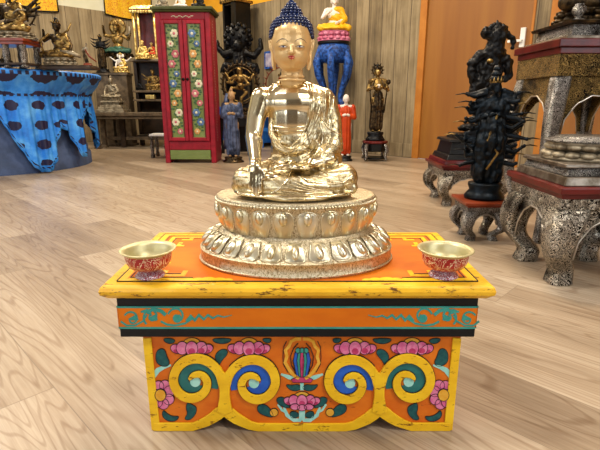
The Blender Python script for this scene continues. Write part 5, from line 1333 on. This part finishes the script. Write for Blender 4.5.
# ---------------------------------------------------------------- dark group left of the golden statue
xs = xat(234, 4.95, .4)
dk = thing('dark_stool', 'dark carved stool carrying the ring-haloed dancer beside the red cabinet', 'stool', (xs, 5.0, 0))
MB().box(-.20, .20, -.14, .14, .385, .415).build('stool_top', 'dark_wood', dk, bevel=.004); MB().box(-.18, .18, -.12, .12, .30, .385).build('frieze', 'black_wood', dk, bevel=.004)
for a in (-1, 1):
    for b_ in (-1, 1):
        mb = MB(); cabriole(mb, (a*.155, b_*.10), a, b_, .34, .05, .03, .02); mb.build('leg', 'black_wood', dk, bevel=.003)
rn = zat(87, 4.95)
def dancer(t_, V, s): pass
xr_ = xat(240, 4.95, rn)
nt = thing('ring_dancer_statue', 'bronze dancing figure inside a round flame halo on the dark stool', 'statue', (xr_, 4.95, .4155))
sH = zat(60, 4.95)-.4155; cc_ = Vector((0, 0, sH*.56))
ringhalo(nt, cc_+Vector((0, .015, 0)), sH*.36, 'dark_bronze', .014, 26, 'halo', fl=.17, rx=.92); ringhalo(nt, cc_+Vector((0, .015, 0)), sH*.31, 'gilt_bronze', .005, 0, 'inner_ring', rx=.92)
lotus_base(nt, .10, .07, 'dark_bronze', .8)
b = MB(); g = lambda x, z: Vector((x*sH, 0, z*sH))
b.ell(g(0, .80), (.030, .03, .038)); b.ell(g(0, .66), (.045, .03, .05)); b.ell(g(.01, .53), (.04, .03, .04)); b.cap(g(0, .7), .012, g(0, .78), .012)
for A in (((.02, .50), (.12, .42), (.02, .32), (.02, .16)), ((-.02, .50), (-.16, .50), (-.20, .42), (-.10, .40)), ((.07, .72), (.20, .66), (.26, .74)), ((-.07, .72), (-.20, .66), (-.26, .76)), ((.06, .70), (.16, .58), (.08, .54)), ((-.06, .70), (-.14, .60), (-.24, .60))):
    for p, q in zip(A, A[1:]): b.cap(g(*p), .017, g(*q), .013, 8)
link('body', blob(b, .005, 2), 'gilt_bronze', nt, smooth=True)
# black dancer with ball halo, on a tall pedestal
pz = zat(82, 5.35)
pedestal('tall black pedestal behind the ring-haloed dancer', 240, 5.38, .22, pz, 'black_wood')
bk = thing('ball_haloed_statue', 'black figure with spread arms and large round head halo behind the ring-haloed dancer', 'statue', (xat(240, 5.38, pz), 5.38, pz+.004))
b = MB(); Q = lambda px, py, dy=0.: P(px, py, 5.38+dy)-bk.location
def ch2(pts):
    for (x0, y0, r0), (x1, y1, r1) in zip(pts, pts[1:]): b.cap(Q(x0, y0), r0*.0115, Q(x1, y1), r1*.0115, 8)
ch2([(238, 44, 5), (239, 56, 7), (240, 68, 8), (240, 74, 6)]); ch2([(234, 52, 4), (225, 55, 3.5), (218, 48, 2.5), (217, 42, 2)]); ch2([(244, 52, 4), (254, 56, 3.5), (261, 48, 2.5), (260, 40, 2)]); ch2([(235, 66, 5), (226, 66, 4), (223, 71, 3.)]); ch2([(246, 66, 5), (255, 67, 4), (257, 71, 3.)])
b.ell(Q(238, 46, -.05), (.055, .06, .07)); b.ell(Vector((0, 0, .026)), (.10, .08, .026))
link('body', blob(b, .008, 2, lambda c, n: .006*mnoise.noise(c*50)), 'black_bronze', bk, smooth=True)
mb = MB(); c = Q(238, 38, .04)
for ii in range(46):
    u = -1+2*(ii+.5)/46; a = ii*2.4; r_ = math.sqrt(1-u*u); mb.ell(c+Vector((r_*math.cos(a), r_*math.sin(a)*.55, u))*.145, (.026, .022, .026), 7, 5)
mb.ell(c, (.14, .075, .14), 18, 12); mb.build('ball_halo', 'black_bronze', bk, smooth=True)
# tall black display case
case_c = Vector((CX, CY, 0))+dR*1.74+dL*.22
cs_ = thing('black_display_case', 'tall narrow black display case on the left end of the blue bench', 'cabinet', (case_c.x, case_c.y, BH+.0005), AR)
ch_ = zat(4, case_c.y)-BH
MB().box(-.13, -.10, -.12, .12, 0, ch_).box(.04, .13, -.12, .12, 0, ch_).box(-.10, .04, .09, .12, 0, ch_).build('case_body', 'black_wood', cs_, bevel=.003)
for z in (.02, .30, .56, .815, ch_-.03): MB().box(-.10, .04, -.11, .09, z, z+.02).build('case_shelf', 'black_wood', cs_, bevel=.002)
mb = MB().box(-.16, .16, -.14, .14, ch_+.0, ch_+.03)
for i in range(9): mb.ell((-.14+i*.035, -.14, ch_+.028), (.016, .012, .02), 8, 6)
mb.build('gilt_crest', 'gilt_bronze', cs_, bevel=.003)
sf = Vector((case_c.x, case_c.y, BH+.836))+dR*-.03+dL*.02
seated('small_gilt_statue', 'small bright gilt seated figure on the shelf of the black display case', 'statue', sf, .17, G, vox=.004, crown=False)
# blue-robed lady
xl_ = xat(233, 4.32, .1)
def hood(t_, V, s):
    MB().tube([V(-.06, .02, .95), V(-.09, .03, .8), V(-.10, .02, .45), V(-.09, .0, .12)], [.03*s, .045*s, .045*s, .05*s], 8).build('veil', 'blue_robe', t_, smooth=True)
standing('blue_robed_statue', 'standing tan-faced figure in blue-grey robe beside the red painted cabinet', 'statue', (xl_, 4.34, 0), zat(90, 4.32), ('tan_skin', 'blue_robe', 'tan_skin', 'dark_bronze', 'gilt_bronze'), base=.075, sleeves=True, base_r=.16, extra=hood, wide=1.0)
# blue picture on the wall
pc = Vector((CX, CY, 0))+dR*2.13+dL*.0; 
pf = thing('framed_picture', 'small blue framed picture hanging on the board wall beside the golden head', 'picture', (pc.x, pc.y, zat(60, pc.y)), AR)
MB().box(-.11, .11, -.02, -.002, -.105, .105).build('frame', 'blue_carved', pf, bevel=.003); MB().box(-.08, .08, -.024, -.018, -.08, .08).build('picture_sheet', 'lilac_cloth', pf)
# carved dark ornament on the blue bench, behind the golden shoulders
oc = Vector((CX, CY, 0))+dR*2.55+dL*.22
sx_ = oc.x
orn = seated('lattice_haloed_statue', 'dark red-brown seated figure with wide beaded halo on the blue bench behind the golden shoulders', 'statue', (oc.x, oc.y, BH+.0005), .43, ('red_wood', 'dark_bronze', 'black_bronze', 'dark_bronze', 'gilt_bronze'), halo=(.55, .52, 'red_wood', 20), vox=.005)

# ---------------------------------------------------------------- banners
def banner(label, wall, s0, s1, z0, z1):
    c = Vector((CX, CY, 0))+wall*((s0+s1)/2); w = (s1-s0)/2
    rz_ = AR if wall is dR else AR+PI/2
    t_ = thing('cloth_banner', label, 'banner', (c.x, c.y, z0), rz_)
    H_ = z1-z0
    mb = MB(); n = 24; vs = []; fs = []
    for yy in (-.020, -.014):
        for i in range(n+1):
            x = -w+2*w*i/n; sag = -.03*math.sin(PI*i/n)
            for z in (0, H_): vs.append((x, yy-.004*math.sin(i*1.3), z+(sag if z == 0 else 0)))
    m = 2*(n+1)
    for i in range(n):
        a = 2*i; fs += [(a, a+2, a+3, a+1), (m+a, m+a+1, m+a+3, m+a+2), (a, m+a, m+a+2, a+2), (a+1, a+3, m+a+3, m+a+1)]
    fs += [(0, 1, m+1, m), (2*n, m+2*n, m+2*n+1, 2*n+1)]
    mb.add(vs, fs); mb.build('cloth', 'banner', t_)
    bo = MB(); bo.tube([(-w+2*w*i/n, -.026, -.03*math.sin(PI*i/n)) for i in range(n+1)], .008, 6); bo.tube([(-w, -.024, 0), (-w, -.024, H_)], .008, 6); bo.tube([(w, -.024, 0), (w, -.024, H_)], .008, 6); bo.build('dark_edging', 'black_wood', t_, smooth=True)
    pt = MB(); k = 0
    for i in range(5): pt.ell((-w*.2+w*.22*i, -.027, H_*.72+.03*math.sin(i*2)), (w*.16, .005, H_*.16), 12, 6)
    pt.build('printed_cloud', 'lilac_cloth', t_, smooth=True)
    return t_
sLeft = lambda px, z: min(((abs(xat(px, (Vector((CX, CY, 0))+dL*s).y, z)-(Vector((CX, CY, 0))+dL*s).x), s) for s in [i*.01 for i in range(600)]))[1]
sRight = lambda px, z: min(((abs(xat(px, (Vector((CX, CY, 0))+dR*s).y, z)-(Vector((CX, CY, 0))+dR*s).x), s) for s in [i*.01 for i in range(800)]))[1]
a0, a1 = sLeft(57, 1.7), sLeft(22, 1.7)
yb_ = (Vector((CX, CY, 0))+dL*a0).y
banner('yellow printed cloth banner with green patch at the upper left, above the many-armed figure', dL, a0, a1+.6, zat(12, yb_), HC-.3)
b0, b1 = sLeft(152, 1.7), sLeft(105, 1.7); yb_ = (Vector((CX, CY, 0))+dL*b1).y
banner('yellow printed cloth banner with dark edging above the green-skirted figure', dL, b0, b1, zat(14, yb_), HC-.3)
for o in list(C.objects):
    if o.parent is None and o.get('label') and not o.get('group'):
        n_ = o.name.split('.')[0]
        if n_ == 'wooden_pedestal': o['group'] = 'pedestals standing at the board walls'
        elif n_ == 'cloth_banner': o['group'] = 'yellow cloth banners on the left wall'
        elif n_ == 'small_statue' and 'cabinet top' in o['label']: o['group'] = 'figures on the cabinet top'
# ================================================================== LIGHT
w = bpy.data.worlds.new('world'); bpy.context.scene.world = w; w.use_nodes = True
bg = w.node_tree.nodes['Background']; bg.inputs[0].default_value = (.80, .90, 1., 1); bg.inputs[1].default_value = 1.0
def area(loc, target, sx, sy, power, color):
    l = bpy.data.lights.new('room_light', 'AREA'); l.shape = 'RECTANGLE'; l.size = sx; l.size_y = sy; l.energy = power; l.color = color  # shared by the ceiling panels and the added window daylight lights
    o = bpy.data.objects.new('area_light', l); C.objects.link(o); o.location = loc
    d = Vector(target)-Vector(loc); o.rotation_euler = d.to_track_quat('-Z', 'Y').to_euler(); return o
# area lights standing in for daylight at the three unseen windows behind the camera
def win_light(a, b, z0, z1, org, along, inward, power):
    c = org+along*((a+b)/2)+Vector((0, 0, (z0+z1)/2))+inward*.06
    area(c, c+inward, b-a, z1-z0, power, (.86, .93, 1.))
win_light(2.2, 4.2, .9, 2.3, corner(LR, 0), dL, -dR, 45)
win_light(.9, 3.3, .7, 2.4, corner(LR, LL), -dR, -dL, 70)
win_light(4.6, 7.4, .7, 2.4, corner(LR, LL), -dR, -dL, 70)
# ceiling lamps: panels over the shop
for a, b, p, c in ((1.6, 1.5, 75, (1., .86, .66)), (4.0, 1.5, 75, (1., .86, .66)), (2.0, 4.2, 90, (1, .93, .82)), (5.6, 2.2, 80, (1, .86, .68)), (5.2, 4.6, 95, (1, .95, .88)), (8., 3.8, 80, (1, .95, .88))):
    q = corner(a, b, HC-.02); area(q, q-Vector((0, 0, 1)), .9, .35, p, c)
sc = bpy.context.scene
sc.view_settings.view_transform = 'Standard'; sc.view_settings.look = 'None'; sc.view_settings.gamma = 1.; sc.view_settings.use_curve_mapping = False
sc.view_settings.exposure = -.42
